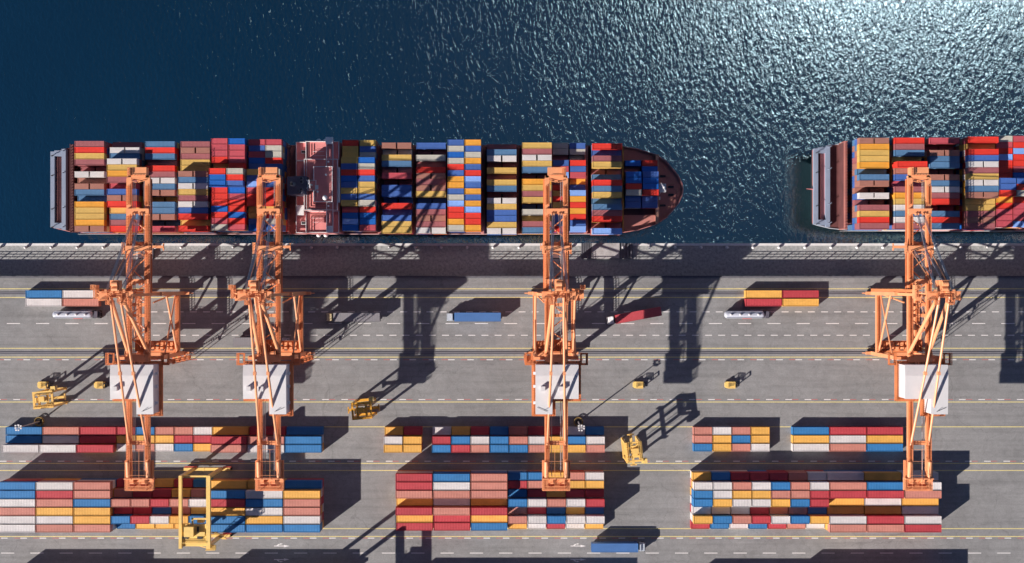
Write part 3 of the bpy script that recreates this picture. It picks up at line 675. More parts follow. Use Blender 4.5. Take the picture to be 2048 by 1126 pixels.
    for xx, yy in ((-350, -46), (-350, 38), (-368, 12), (-352, -20)):
        q = B(); q.tube((X(xx), cy+yy, 100 if abs(yy) > 30 else 117), (X(xx), cy+yy, 106 if abs(yy) > 30 else 122), 1.6, 10); q.dome((X(xx), cy+yy, 106 if abs(yy) > 30 else 122), 2.2, n=10, k=3); q.obj('ventilator', SHIPWHITE, root)
    for yy in (-79, -40, -5, 30, 66, 80):
        q = B(); q.box(X(-430), X(-421), cy+yy-2, cy+yy+2, 15.7, 24); q.box(X(-429), X(-422), cy+yy-1.4, cy+yy+1.4, 24, 25.5); q.obj('deck_locker', DECKRED, root)
    fu = B(); fu.box(X(-426), X(-388), cy-17, cy+17, 15.6, 118); fu.box(X(-412), X(-388), cy-17, cy+17, 118, 128); fu.obj('funnel', FUNNEL, root)
    for (xx, yy, rr, hh) in ((-396, -12, 3, 9), (-396, -5.5, 3.2, 9), (-396, 9, 3.2, 9), (-402, 12, 1.8, 7), (-410, -1, 4, 17)):
        e = B(); e.tube((X(xx), cy+yy, 118), (X(xx-(3 if hh > 10 else 0)), cy+yy, 128+hh), rr, 12); e.tube((X(xx-(3 if hh > 10 else 0)), cy+yy, 128+hh), (X(xx-(3 if hh > 10 else 0)), cy+yy, 128.3+hh), rr*0.75, 12, m=1); e.obj('exhaust_pipe', [mat('pipe_grey', (0.16, 0.165, 0.20), rough=0.5), DARK], root)
    m = B(); m.box(X(-384), X(-371), cy-8, cy+9, 117, 124); m.obj('mast_house', HOUSERED, root)
    m = B(); m.tube((X(-378), cy, 117), (X(-378), cy, 160), 1.6, 8, r2=0.9); m.beam((X(-386), cy-9, 136), (X(-378), cy, 138), 1.4, 1.4); m.beam((X(-386), cy+7, 136), (X(-378), cy, 138), 1.4, 1.4)
    m.rail([(X(-385), cy-9, 124), (X(-370), cy-9, 124), (X(-370), cy+10, 124), (X(-385), cy+10, 124), (X(-385), cy-9, 124)], h=5, w=0.7); m.box(X(-372), X(-366), cy, cy+8, 124, 126); m.beam((X(-379), cy-8, 150), (X(-377), cy+8, 150), 1.2, 1.2); m.obj('radar_mast', SHIPWHITE, root)
    m = B(); m.tube((X(-353), cy+24, 117), (X(-353), cy+24, 124), 2, 8); m.dome((X(-353), cy+24, 127), 4.8, full=True); m.obj('radar_dome', SHIPWHITE, root, smooth=True)
    for xx in (-376, -362):
        for sgn in (-1, 1):
            l = B(); l.dome((X(xx), cy+sgn*92.5, 62), 4.2, n=12, k=4, full=True, sx=1.05, sy=0.8, sz=0.8); l.obj('lifeboat', SHIPWHITE, root, smooth=True)
    q = B(); q.rail([(X(-860), cy+88.2, 15.6), (X(190), cy+88.2, 15.6)], h=5, step=9, w=0.4); q.obj('side_rail', SHIPWHITE, root)
    # gangway ladder down to the quay
    return root
ship(0, 0, 'long container ship with red deckhouse and black funnel, seen whole from stern to bow', True)
ship(DX2, DY2, 'container ship moored ahead, only its grey stern and first bays in the picture', False)

# ---------------------------------------------------------------- ship-to-shore gantry cranes
def crane(X0, mx, vents, label, ext='right'):
    Y0 = 82.5
    root = empty('quay_crane', X0, Y0, 0, label=label, cat='crane', group='orange ship-to-shore gantry cranes on the quay rails')
    B = lambda: MB(0, Y0, 0, mx)
    OR = ORANGE
    YS, YL = 23.2, 142.2
    for sx in (-1, 1):
        for yy in (YS, YL):
            b = B(); x = 37.5*sx
            b.box(x-3.6, x+3.6, yy-3.6, yy+3.6, 14, 150); b.obj('leg', OR, root)
            b = B()
            b.box(x-10, x+10, yy-2.6, yy+2.6, 4, 9.5)
            for k in (-7.5, -2.5, 2.5, 7.5): b.tube((x+k, yy-1.4, 3.2), (x+k, yy+1.4, 3.2), 2.2, 10, m=1)
            b.box(x+sx*10, x+sx*14, yy-0.8, yy+0.8, 5, 7.5, 1)
            b.obj('bogie', [OR, DARK], root)
        b = B(); b.box(37.5*sx-3.5, 37.5*sx+3.5, YS+3.6, YL-3.6, 43, 51); b.obj('portal_beam', OR, root)
        b = B(); b.walk(37.5*sx-3, 37.5*sx+3, YS+6, YL-6, 51.2); b.obj('portal_walkway', ORANGE_D, root)
        b = B(); b.tube((37.5*sx, YS+2, 122), (37.5*sx, YL-4, 52), 2.0); b.obj('side_brace', OR, root)
        b = B(); b.tube((37.5*sx, YL-3, 132), (37.5*sx, YS+5, 66), 1.6); b.obj('side_brace', OR, root)
        b = B(); b.tube((37.5*sx*0.98, YS, 112), (17*sx, YS+2, 152), 2.0); b.tube((37*sx, YS, 60), (22*sx, YS+16, 150), 1.6); b.obj('knee_brace', OR, root)
    for yy in (YS, YL):
        b = B(); b.box(-50, 50, yy-2.8, yy+2.8, 9.5, 15.5); b.beam((-50, yy, 12), (-57, yy, 10), 1.6, 1.6); b.beam((50, yy, 12), (57, yy, 10), 1.6, 1.6); b.obj('sill_beam', OR, root)
        b = B(); b.box(-42, 42, yy-3.4, yy+3.4, 150, 156.5); b.obj('cross_beam', OR, root)
    b = B(); b.box(-33.9, 33.9, YL-3.2, YL+3.2, 43, 50); b.obj('portal_cross_beam', OR, root)
    # equipment platform on the landside portal
    b = B(); b.box(-33.9, 33.9, 116, YL-3.3, 48, 49.5); b.rail([(-33.5, 116, 49.5), (33.5, 116, 49.5)], h=6); b.obj('equipment_platform', ORANGE_D, root)
    b = B(); RR = random.Random(3)
    for k in range(7):
        x = -29+k*9.3
        for yy in (121, 130):
            b.box(x-2.6, x+2.6, yy-2.2, yy+2.2, 49.6, 52+RR.random()*6); b.tube((x-3, yy+3.4, 52), (x+3, yy+3.4, 52), 1.3, 8, m=RR.choice((0, 1)))
    b.obj('drive_unit', [OR, DARK], root)
    # boom girders
    for sx in (-1, 1):
        b = B(); x = 17*sx
        b.box(x-3.6, x+3.6, -196, 352, 160, 168); b.box(x-4.6, x+4.6, -192, 350, 168, 168.8)
        for yy in range(-190, 350, 30): b.box(x-4.2, x+4.2, yy, yy+1.2, 160.5, 167.6)
        b.obj('boom_girder', OR, root)
        b = B(); b.walk(x-2.9, x+2.9, -176, -142, 169, step=2.2); b.walk(x-2.9, x+2.9, -120, -68, 169, step=2.2); b.walk(x-2.9, x+2.9, -50, 140, 169, step=2.2); b.walk(x-2.9, x+2.9, 222, 330, 169, step=2.2)
        b.box(x+sx*4.7, x+sx*7.0, -190, 20, 162, 163); b.obj('boom_walkway', ORANGE_D, root)
        b = B(); b.box(x-sx*5.6, x-sx*4.8, -188, 330, 158, 160); b.obj('trolley_rail', STEELC, root)
    b = B(); b.box(-18, 16, -211, -196, 158, 172); b.box(-20, 20, -196, -188, 158, 168)
    b.rail([(-17, -210, 172), (-17, -192, 172), (15, -192, 172)], h=6); b.rail([(-14, -211, 172), (-14, -196, 172)], h=5); b.tube((-3, -187, 165), (3, -187, 165), 2.2, 10)
    for k in range(6): b.beam((-17+k*1.2, -210+k*0.4, 172.3), (-17+k*1.2, -197, 172.3), 0.5, 0.8)
    b.beam((-14, -186, 171), (-2, -183, 171), 1, 1); b.beam((0, -183, 171), (14, -187, 171), 1, 1)
    b.obj('boom_tip', OR, root)
    for y0, y1, w in ((-134, -125, 21), (-66, -57, 25), (-4, 4, 21), (60, 66, 18), (135, 149, 21), (296, 303, 18)):
        b = B(); b.box(-w, w, y0, y1, 166 if w != 18 else 157, 174 if w != 18 else 164)
        if w == 21:
            for k in (-9, -4.5, 4.5, 9): b.box(k-1, k+1, y1-1.5, y1+3, 172, 177)
            b.rail([(-w, y0, 174), (w, y0, 174)], h=5)
        if w == 25:
            for s_ in (-1, 1): b.box(s_*w-3, s_*w+1, y0-6, y1+6, 170, 171); b.rail([(s_*w-3, y0-6, 171), (s_*w-3, y1+6, 171)], h=6)
            b.beam((4, y1+4, 173), (-8, y1+8, 172), 1.5, 1.5); b.beam((4, y1+4, 173), (12, y1+10, 172), 1.5, 1.5)
        b.obj('boom_cross_beam', OR, root)
    b = B()
    for (x1, y1), (x2, y2) in (((12.6, -95), (-12.6, -116)), ((-12.6, -84), (12.6, -110)) if False else ((12.6, -104), (-12.6, -84)), ((-12.6, -78), (12.6, -62)), ((-12.6, -22), (12.6, -44)), ((-12.6, -44), (12.6, -52)) if False else ((-12.6, -22), (12.6, 2)), ((-12.6, 22), (12.6, 6)), ((12.6, 40), (-12.6, 58)), ((12.6, 40), (-12.6, 24)), ((-12.6, 70), (12.6, 90)), ((12.6, 90), (-12.6, 108)), ((-12.6, 108), (12.6, 128))):
        b = B(); b.tube((x1, y1, 162), (x2, y2, 162), 1.1, 8); b.obj('wind_brace', OR, root)
    # A-frame
    for sx in (-1, 1):
        b = B(); b.beam((33*sx, YS, 156), (12*sx, YS+2, 284), 5, 6); b.obj('a_frame_leg', OR, root)
        b = B(); b.tube((10*sx, 28, 284), (18.5*sx, 131, 169), 3.3, 10); b.obj('rear_strut', OR, root)
        b = B(); b.tube((8.5*sx, 26, 290), (12*sx, 165, 230), 2.2, 10); b.tube((12*sx, 165, 230), (16.5*sx, 302, 170), 2.2, 10); b.box(12*sx-2.6, 12*sx+2.6, 162, 168, 227, 234); b.obj('backstay', OR, root)
        b = B()
        for k in (-1.7, 0, 1.7): b.tube((15.3*sx+k, 17, 289), (4.9*sx+k, -124, 175), 0.55, 6)
        b.obj('forestay', STEELC, root)
        b = B(); b.tube((6*sx, 14, 284), (10*sx, -58, 173), 0.7, 6); b.tube((7.6*sx, 14, 284), (11.6*sx, -58, 173), 0.5, 6); b.obj('inner_stay', STEELC, root)
        b = B(); b.tube((13*sx, 10, 280), (18*sx, -60, 170), 0.8, 6); b.obj('hinge_strut', OR, root)
    b = B(); b.box(-29.6, 29.6, 17, 28, 282, 286); b.box(-29, -14, 28, 33, 283, 286); b.box(-16, -9, 33, 41, 283, 286); b.box(4, 18, 28, 36, 283, 286); b.box(9, 16.5, 36, 41, 283, 286); b.box(22, 29, 28, 33, 283, 286)
    b.obj('apex_platform', OR, root)
    b = B(); b.rail([(-29, 17.5, 286), (29, 17.5, 286)], h=6, step=3.5); b.rail([(-29, 32.5, 286), (-16, 32.5, 286), (-16, 40.5, 286), (-9.5, 40.5, 286), (-9.5, 28, 286), (4, 28, 286), (4, 36, 286), (9, 40, 286), (16, 40, 286), (18, 30, 286), (29, 30, 286)], h=6, step=3)
    b.rail([(-25, 20, 286), (-13, 20, 286), (-13, 31, 286)], h=6, step=3); b.rail([(2, 22, 286), (12, 22, 286), (12, 34, 286)], h=6, step=3); b.obj('apex_railing', ORANGE_D, root)
    b = B(); b.box(-7.5, 7.5, -2, 17, 276, 290); b.box(-11, -7.6, -2, 10, 276, 284); b.tube((-5, 4, 292), (5, 4, 292), 4.5, 14); b.tube((-5, 13, 291), (5, 13, 291), 3.5, 14); b.rail([(-7, -2, 290), (7, -2, 290)], h=5); b.obj('sheave_block', OR, root)
    for x in (-16, -5, 5.5, 16):
        b = B(); b.box(x-2, x+2, 14, 20, 286, 292); b.obj('stay_bracket', OR, root)
    # side cabin tower by the apex (lift)
    b = B(); b.box(-46, -38, 6, 14, 262, 276); b.box(-44, -37, 14, 30, 255, 268); b.box(-40, -30, 22, 34, 250, 262); b.rail([(-46, 6, 276), (-38, 6, 276), (-38, 14, 276), (-46, 14, 276), (-46, 6, 276)], h=6, step=2.5); b.rail([(-44, 15, 268), (-44, 30, 268)], h=6, step=2.5)
    b.beam((-42, 20, 262), (-30, 22, 283), 2, 2); b.obj('lift_head', OR, root)
    b = B(); b.box(-40.5, -37, YS-9, YS-4, 15, 262); 
    b.obj('lift_shaft', ORANGE_D, root)
    # machinery house (base platform, walls, roof, vents)
    w = B(); w.box(-45.5, 45.5, 147, 221, 166.5, 169); (w.box(2, 45.5, 221, 249, 166.5, 169))
    w.rail([(-45, 147.5, 169), (-45, 220.5, 169), (2, 220.5, 169), (2, 248, 169), (45, 248, 169), (45, 147.5, 169)], h=6.5, step=4); w.obj('house_platform', ORANGE_D, root)
    h = B(); h.box(-38.5, 38.5, 152.3, 213, 169.1, 203); h.box(9, 38.5, 213, 241, 169.1, 203)
    hs = h.obj('machinery_house', WHITEP, root)
    rf = B()
    def slope(x0, x1, y0, z0, y1, z1):
        rf.add([rf.P(x0, y0, 203.02), rf.P(x1, y0, 203.02), rf.P(x1, y1, 203.02), rf.P(x0, y1, 203.02), rf.P(x0, y0, z0), rf.P(x1, y0, z0), rf.P(x1, y1, z1), rf.P(x0, y1, z1)],
               [(0, 1, 2, 3), (4, 5, 6, 7), (0, 1, 5, 4), (1, 2, 6, 5), (2, 3, 7, 6), (3, 0, 4, 7)])
    slope(-39.2, 39.2, 151.6, 203.8, 171, 206.2); slope(-39.2, 39.2, 171.02, 206.2, 213.6, 204.6); slope(8.4, 39.2, 213.62, 204.6, 241.6, 203.6)
    ro = rf.obj('roof', WHITEP, hs)
    for vx in vents:
        b = B(); b.box(vx-3.8, vx+3.8, 190.5, 198.5, 204.5, 212.5); b.box(vx-4.1, vx+4.1, 190.2, 198.8, 212.5, 213.3); b.obj('roof_vent', WHITEP, hs)
    for k in (168, 192, 222):
        b = B(); b.box(38.6, 43, k-2.5, k+2.5, 186, 191); b.obj('cooling_unit', WHITEP, hs)
    b = B(); b.beam((18, 237, 205), (36, 229, 205), 0.5, 0.5); b.tube((22, 234, 204.6), (22, 234, 209), 0.5, 6); b.obj('roof_aerial', DARK, hs)
    # access towers at the landside legs
    for s_, xx in ((-1, -58), (1, 44)):
        b = B(); b.box(xx, xx+14, 132, 135, 168, 169); b.box(xx, xx+3.5, 135, 154, 168, 169); b.box(xx+10.5, xx+14, 135, 154, 168, 169); b.box(xx+3.5, xx+10.5, 151, 154, 168, 169)
        b.rail([(xx, 132, 169), (xx+14, 132, 169), (xx+14, 154, 169), (xx, 154, 169), (xx, 132, 169)], h=6.5, step=3.5); b.obj('landing', ORANGE_D, root)
    b = B()
    zz = 15
    for k in range(8):
        a = (40, 148+3*(k % 2), zz); c = (56, 148+3*(k % 2), zz+17) if k % 2 == 0 else (40, 148+3*(k % 2), zz+17)
        st = (40, zz) if k % 2 == 0 else (56, zz); en = (56, zz+17) if k % 2 == 0 else (40, zz+17)
        for j in range(9):
            t = (j+0.5)/9; x = st[0]+(en[0]-st[0])*t; z = st[1]+(en[1]-st[1])*t; b.box(x-0.8, x+0.8, 146+4*(k % 2), 149.6+4*(k % 2), z, z+0.5)
        b.beam((st[0], 146+4*(k % 2), st[1]+5), (en[0], 146+4*(k % 2), en[1]+5), 0.5, 0.5); b.beam((st[0], 149.6+4*(k % 2), st[1]+5), (en[0], 149.6+4*(k % 2), en[1]+5), 0.5, 0.5)
        b.box(en[0]-2.5, en[0]+2.5, 145.5, 154, en[1]-0.4, en[1]+0.3); zz += 17
    for x in (38.5, 57.5): b.box(x-0.5, x+0.5, 145.5, 146.5, 0, 150); b.box(x-0.5, x+0.5, 153.5, 154.5, 0, 150)
    b.obj('stair_tower', ORANGE_D, root)
    # rear of the boom
    b = B(); b.box(-26, 26, 365, 388, 156, 160); b.box(-26, -18, 332, 365, 158, 160); b.box(21, 26, 332, 365, 158, 160)
    b.box(-21, -14, 345, 366, 157, 168); b.box(14, 21, 345, 366, 157, 168); b.box(-26, 26, 364, 366, 160, 172)
    b.rail([(-25.5, 332, 160), (-25.5, 387.5, 160), (25.5, 387.5, 160), (25.5, 332, 160)], h=6.5, step=3); b.rail([(-20, 380, 160), (20, 380, 160)], h=5, step=3)
    b.obj('rear_platform', OR, root)
    for sx in (-1, 1):
        b = B(); b.tube((18.5*sx, 333, 172), (18.5*sx, 362, 168), 4, 14); b.obj('rope_guide', OR, root, smooth=True)
    for k in (-13, 8):
        b = B(); b.box(k-3, k+3, 367, 371, 160, 167); b.box(k-5, k+6, 376, 380, 160, 163, 1); b.tube((k-3, 373, 163), (k+3, 373, 163), 2.4, 12, m=0); b.obj('winch', [OR, mat('winch_red', (0.45, 0.08, 0.03), rough=0.5)], root)
    b = B()
    for x in (-15, 3, 16): b.beam((x, 310, 174), (x, 385, 174), 0.5, 0.5)
    for yy in (310, 332, 358, 372): b.beam((-20, yy, 174), (20, yy, 174), 0.5, 0.5)
    for x in (-15, 16):
        for yy in (310, 385): b.beam((x, yy, 160), (x, yy, 174), 0.6, 0.6)
    b.obj('maintenance_frame', OR, root)
    # hoist ropes
    b = B()
    for x in (-9.2, -8.2, 7.8, 8.8): b.tube((x, -186, 160), (x, 362, 160), 0.42, 5)
    b.obj('hoist_rope', STEELC, root)
    # trolley with operator cab and head block
    b = B(); b.box(-13, 13, -74, -56, 150, 155); b.box(-11, -8, -74, -56, 155, 158); b.box(8, 11, -74, -56, 155, 158); b.box(-8, 8, -70, -60, 155, 160); b.obj('trolley', OR, root)
    b = B(); b.box(-6, 6, -55, -44, 141, 152); b.box(-7, 7, -43.9, -42, 145, 151, 1); b.obj('operator_cab', [SHIPWHITE, GLASS], root)
    b = B()
    for x in (-5, 5):
        for yy in (-72, -60): b.tube((x, yy, 108), (x, yy, 152), 0.35, 5)
    b.obj('lifting_rope', STEELC, root)
    b = B(); b.box(-36*0+(-28), 28, -68.5, -63.5, 104, 108); b.box(-28, -26, -73, -59, 103, 106); b.box(26, 28, -73, -59, 103, 106); b.obj('spreader', OR, root)
    # machinery between the girders just inland of the waterside leg
    b = B(); b.box(-12, 12, 40, 46, 158, 164); b.obj('girder_tie', OR, root)
    for k in range(4): b = B(); b.tube((-7+k*4.6, 110, 160), (-7+k*4.6, 128, 160), 1.7, 10); b.obj('rope_drum', ORANGE_D, root)
    b = B(); b.box(-9, 9, 108, 130, 154, 157); b.obj('drum_platform', ORANGE_D, root)
    root.location = V(X0, Y0, 0)
    return root
crane(-691.5, 1, (-28.5,), 'leftmost orange quay crane, white machinery house with a single roof vent box')
crane(-449.8, 1, (-28.0, -5.0), 'second orange quay crane from the left, white house with two roof vent boxes')
crane(81.9, -1, (26.0, -7.0), 'orange quay crane standing over the ship\'s foredeck bays, third from the left')
crane(753.7, 1, (), 'rightmost orange quay crane, over the second ship, plain white roof without vents')

# ---------------------------------------------------------------- yellow yard gantry (rubber tyred)
def rtg(dx, dy, label):
    cx, cy = -605+dx, 439+dy
    root = empty('yard_gantry_crane', cx, cy, 0, label=label, cat='crane', group='yellow yard gantry cranes')
    B = lambda: MB(cx-dx, cy-dy)
    N, S_ = 373.5, 506
    for yy in (N, S_):
        b = B(); b.box(-653, -561, yy-2.8, yy+2.8, 7, 13); b.box(-615, -612, yy-3.2, yy+3.2, 6, 13.4); b.obj('sill_beam', YELLOW2, root)
        for x in (-649, -639, -572, -562):
            w = B(); w.tube((x, yy-2.4, 4), (x, yy+2.4, 4), 4, 14); w.tube((x, yy-2.6, 4), (x, yy+2.6, 4), 1.8, 10, m=1); w.obj('wheel', [RUBBER, YELLOW], root)
        for x, wd in ((-633.5, 5.6), (-580, 7.2)):
            l = B(); l.box(x-wd/2, x+wd/2, yy-2.6, yy+2.6, 13, 95); l.obj('leg', YELLOW2, root)
        e = B(); e.box(-652, -628 if yy == N else -634, yy-5.5 if yy == N else yy-4, yy-3 if yy == N else yy-2.9, 6, 12); e.box(-575, -559, yy-5, yy-2.9, 6, 12); e.obj('drive_box', REDPAINT, root)
    b = B(); b.box(-636.3, -630.7, N-2.8, S_+4, 95, 103); b.obj('main_girder', YELLOW2, root)
    b = B(); b.box(-583.8, -576.2, N-2.8, S_+4, 95, 103); b.obj('main_girder', YELLOW2, root)
    b = B(); b.box(-630.6, -583.9, N-1.5, N+1.5, 90, 94); b.obj('tie_beam', YELLOW2, root); b = B(); b.box(-630.6, -583.9, S_-1.5, S_+1.5, 90, 94); b.obj('tie_beam', YELLOW2, root)
    b = B(); b.box(-630, -584, 464, 503, 97, 99); b.box(-612, -584, 452, 455, 98, 101); b.box(-612, -609, 452, 464, 98, 101); b.rail([(-630, 464, 99), (-630, 499, 99), (-584, 499, 99)], h=6, step=4); b.obj('trolley_frame', YELLOW2, root)
    b = B(); b.box(-624, -606, 467, 486, 99, 111); b.box(-604, -586, 478, 486, 99, 104); b.obj('trolley_house', YELLOW2, root)
    b = B(); b.box(-629, -618, 487, 491, 99, 103); b.box(-601, -591, 487, 491, 99, 103); b.tube((-600, 468, 101), (-600, 478, 101), 2, 10); b.tube((-626, 470, 101), (-626, 478, 101), 1.6, 10); b.obj('hoist_motor', DARK, root)
    b = B(); b.box(-586, -568, 505.5, 514, 90, 93); b.box(-629, -586, 500, 502, 88, 90); b.beam((-628, 500, 89), (-586, 512, 90), 1, 1); b.rail([(-586, 514, 93), (-568, 514, 93), (-568, 505, 93)], h=6, step=3); b.obj('service_platform', YELLOW2, root)
    b = B()
    for k in range(14):
        b.box(-574.5, -566, 481+k*2.2, 482.2+k*2.2, 92-k*5.5, 92.6-k*5.5)
    b.beam((-574.5, 480, 94), (-574.5, 512, 14), 0.6, 1.2); b.beam((-566, 480, 94), (-566, 512, 14), 0.6, 1.2); b.rail([(-574.5, 480, 92), (-566, 480, 92)], h=6); b.obj('staircase', YELLOW, root)
    b = B(); b.box(-604, -592, 456, 463, 78, 92); b.obj('operator_cab', [YELLOW2], root)
    b = B()
    for x in (-618, -598):
        for yy in (470, 484): b.tube((x, yy, 66), (x, yy, 97), 0.35, 5)
    b.obj('lifting_rope', DARK, root)
    b = B(); b.box(-640+13, -590, 474, 480, 62, 66); b.box(-628, -625, 469, 485, 62, 65); b.box(-592, -589, 469, 485, 62, 65); b.obj('spreader', YELLOW, root)
    return root
rtg(0, 0, 'yellow rubber-tyred gantry crane straddling the big container stack')
rtg(253, 197, 'second yellow gantry crane beyond the lower edge, only its shade falls into view')

# ---------------------------------------------------------------- straddle carriers
def straddle(cx, cy, ang, label, m=YELLOW):
    root = empty('straddle_carrier', cx, cy, 0, rot=ang, label=label, cat='straddle carrier', group='yellow straddle carriers in the yard')
    B = lambda: MB()
    for sy in (-1, 1):
        y = 14.2*sy
        b = B(); b.box(-21, 21, y-2.6, y+2.6, 5, 11); b.obj('lower_beam', m, root)
        for x in (-16.5, -6, 6, 16.5):
            w = B(); w.tube((x, y-1.5, 3.2), (x, y+1.5, 3.2), 3.2, 12); w.obj('wheel', RUBBER, root)
        for x in (-17.5, 17.5):
            l = B(); l.box(x-2.0, x+2.0, y-1.8, y+1.8, 11, 70); l.obj('leg', m, root)
        b = B(); b.box(-19.5, 19.5, y-2.5, y+2.5, 70, 74); b.obj('top_beam', m, root)
        b = B(); b.box(-17, 17, y-sy*4.6, y-sy*3.2, 71.5, 72.3); b.rail([(-17, y-sy*4.4, 72.3), (17, y-sy*4.4, 72.3)], h=5, step=3); b.obj('walkway', m, root)
    for x in (-17.8, 17.8, 9, -8):
        b = B(); b.box(x-1.9, x+1.9, -11.6, 11.6, 70.2, 73.5); b.obj('top_cross_beam', m, root)
    b = B(); b.box(-7, 4, -7, 3, 73.5, 77.5); b.box(4, 8, -5, 4, 73, 75); b.tube((-12, -5, 75), (-12, 5, 75), 2, 10); b.obj('hoist_unit', m, root)
    b = B(); b.box(15.5, 24.5, -24.5, -16.5, 60, 72); b.box(15.3, 24.7, -24.7, -16.3, 66, 69, 1); b.box(17, 23, -16.6, -13, 69, 71); b.obj('driver_cab', [YELLOW2, GLASS], root)
    b = B(); b.box(-30, 30, -2.4, 2.4, 40, 43); b.box(-31, -28.8, -6.5, 6.5, 39, 43); b.box(28.8, 31, -6.5, 6.5, 39, 43); b.obj('spreader', m, root)
    b = B()
    for x in (-14, 14):
        for y in (-4, 4): b.tube((x, y*0.3, 43), (x, y, 72), 0.4, 5)
    b.obj('hoist_rope', DARK, root)
    b = B(); b.tube((12, 16.2, 20), (12, 16.2, 70), 0.6, 6); b.rail([(-19, 14.2, 74), (19, 14.2, 74)], h=4, step=5); b.obj('side_ladder', m, root)
    return root
straddle(-907.6, 229, math.radians(5), 'yellow straddle carrier beside a forklift, behind the leftmost container rows')
straddle(-291, 250, math.radians(5), 'amber straddle carrier standing alone in the aisle between the second and third cranes', AMBER)
straddle(235.7, 330, math.radians(-84), 'yellow straddle carrier turned crosswise between the low container blocks')

# ---------------------------------------------------------------- forklifts
def forklift():
    root = empty('forklift', 0, 0, 0, label='x', cat='forklift', group='small yellow forklifts parked in the aisle')
    B = lambda: MB()
    b = B(); b.prism([(-12, -4), (-10, -6.2), (-6, -6.8), (-6, 6.8), (-10, 6.2), (-12, 4)], 2, 9.5); b.obj('counterweight', YELLOW2, root)
    b = B(); b.box(-6, 8, -6, 6, 2, 6.5); b.obj('body', YELLOW, root)
    b = B(); b.box(-1, 4, -2.5, 2.5, 6.5, 8); b.box(-3, -1, -2.5, 2.5, 6.5, 12); b.tube((6, 0, 6.5), (4.5, 0, 10.5), 0.4, 6); b.torus((4.5, 0, 10.6), 1.4, 0.3, 12, 5); b.obj('seat', DARK, root)
    b = B()
    for x in (-6, 8):
        for y in (-6, 6): b.beam((x, y, 6), (x-1 if x > 0 else x, y, 14), 0.9, 0.9)
    b.box(-6.5, 7.6, -6.8, -5.6, 14, 14.8); b.box(-6.5, 7.6, 5.6, 6.8, 14, 14.8)
    for k in range(6): b.box(-6.5+k*2.6, -5.6+k*2.6, -5.6, 5.6, 14, 14.6)
    b.obj('overhead_guard', YELLOW2, root)
    for x in (-8, 5.5):
        for y in (-6.3, 6.3):
            w = B(); w.tube((x, y-1, 2.4), (x, y+1, 2.4), 2.4, 12); w.obj('wheel', RUBBER, root)
    b = B(); b.box(9.2, 10.6, -4.5, -3, 1, 20); b.box(9.2, 10.6, 3, 4.5, 1, 20); b.box(9.2, 10.6, -3, 3, 18.5, 20); b.box(9.2, 10.6, -3, 3, 9, 10); b.obj('mast', DARK, root)
    b = B(); b.box(10.6, 11.4, -5.5, 5.5, 1.2, 5); b.box(11.4, 17, -3.6, -2.4, 0.6, 1.2); b.box(11.4, 17, 2.4, 3.6, 0.6, 1.2); b.obj('fork', DARK, root)
    return root
fk = forklift()
for i, (px, lb) in enumerate(((87.5, 'small yellow forklift just beside the leftmost straddle carrier'), (200.5, 'small yellow forklift next to the white house of the leftmost crane'),
                              (1278.0, 'small yellow forklift to the side of a thin lamp mast shade line'), (1462.0, 'small yellow forklift alone in open concrete, the rightmost of four'))):
    o = fk if i == 0 else copy_tree(fk)
    o.location = V((px-1024)/1.0035, 206, 0); o['label'] = lb

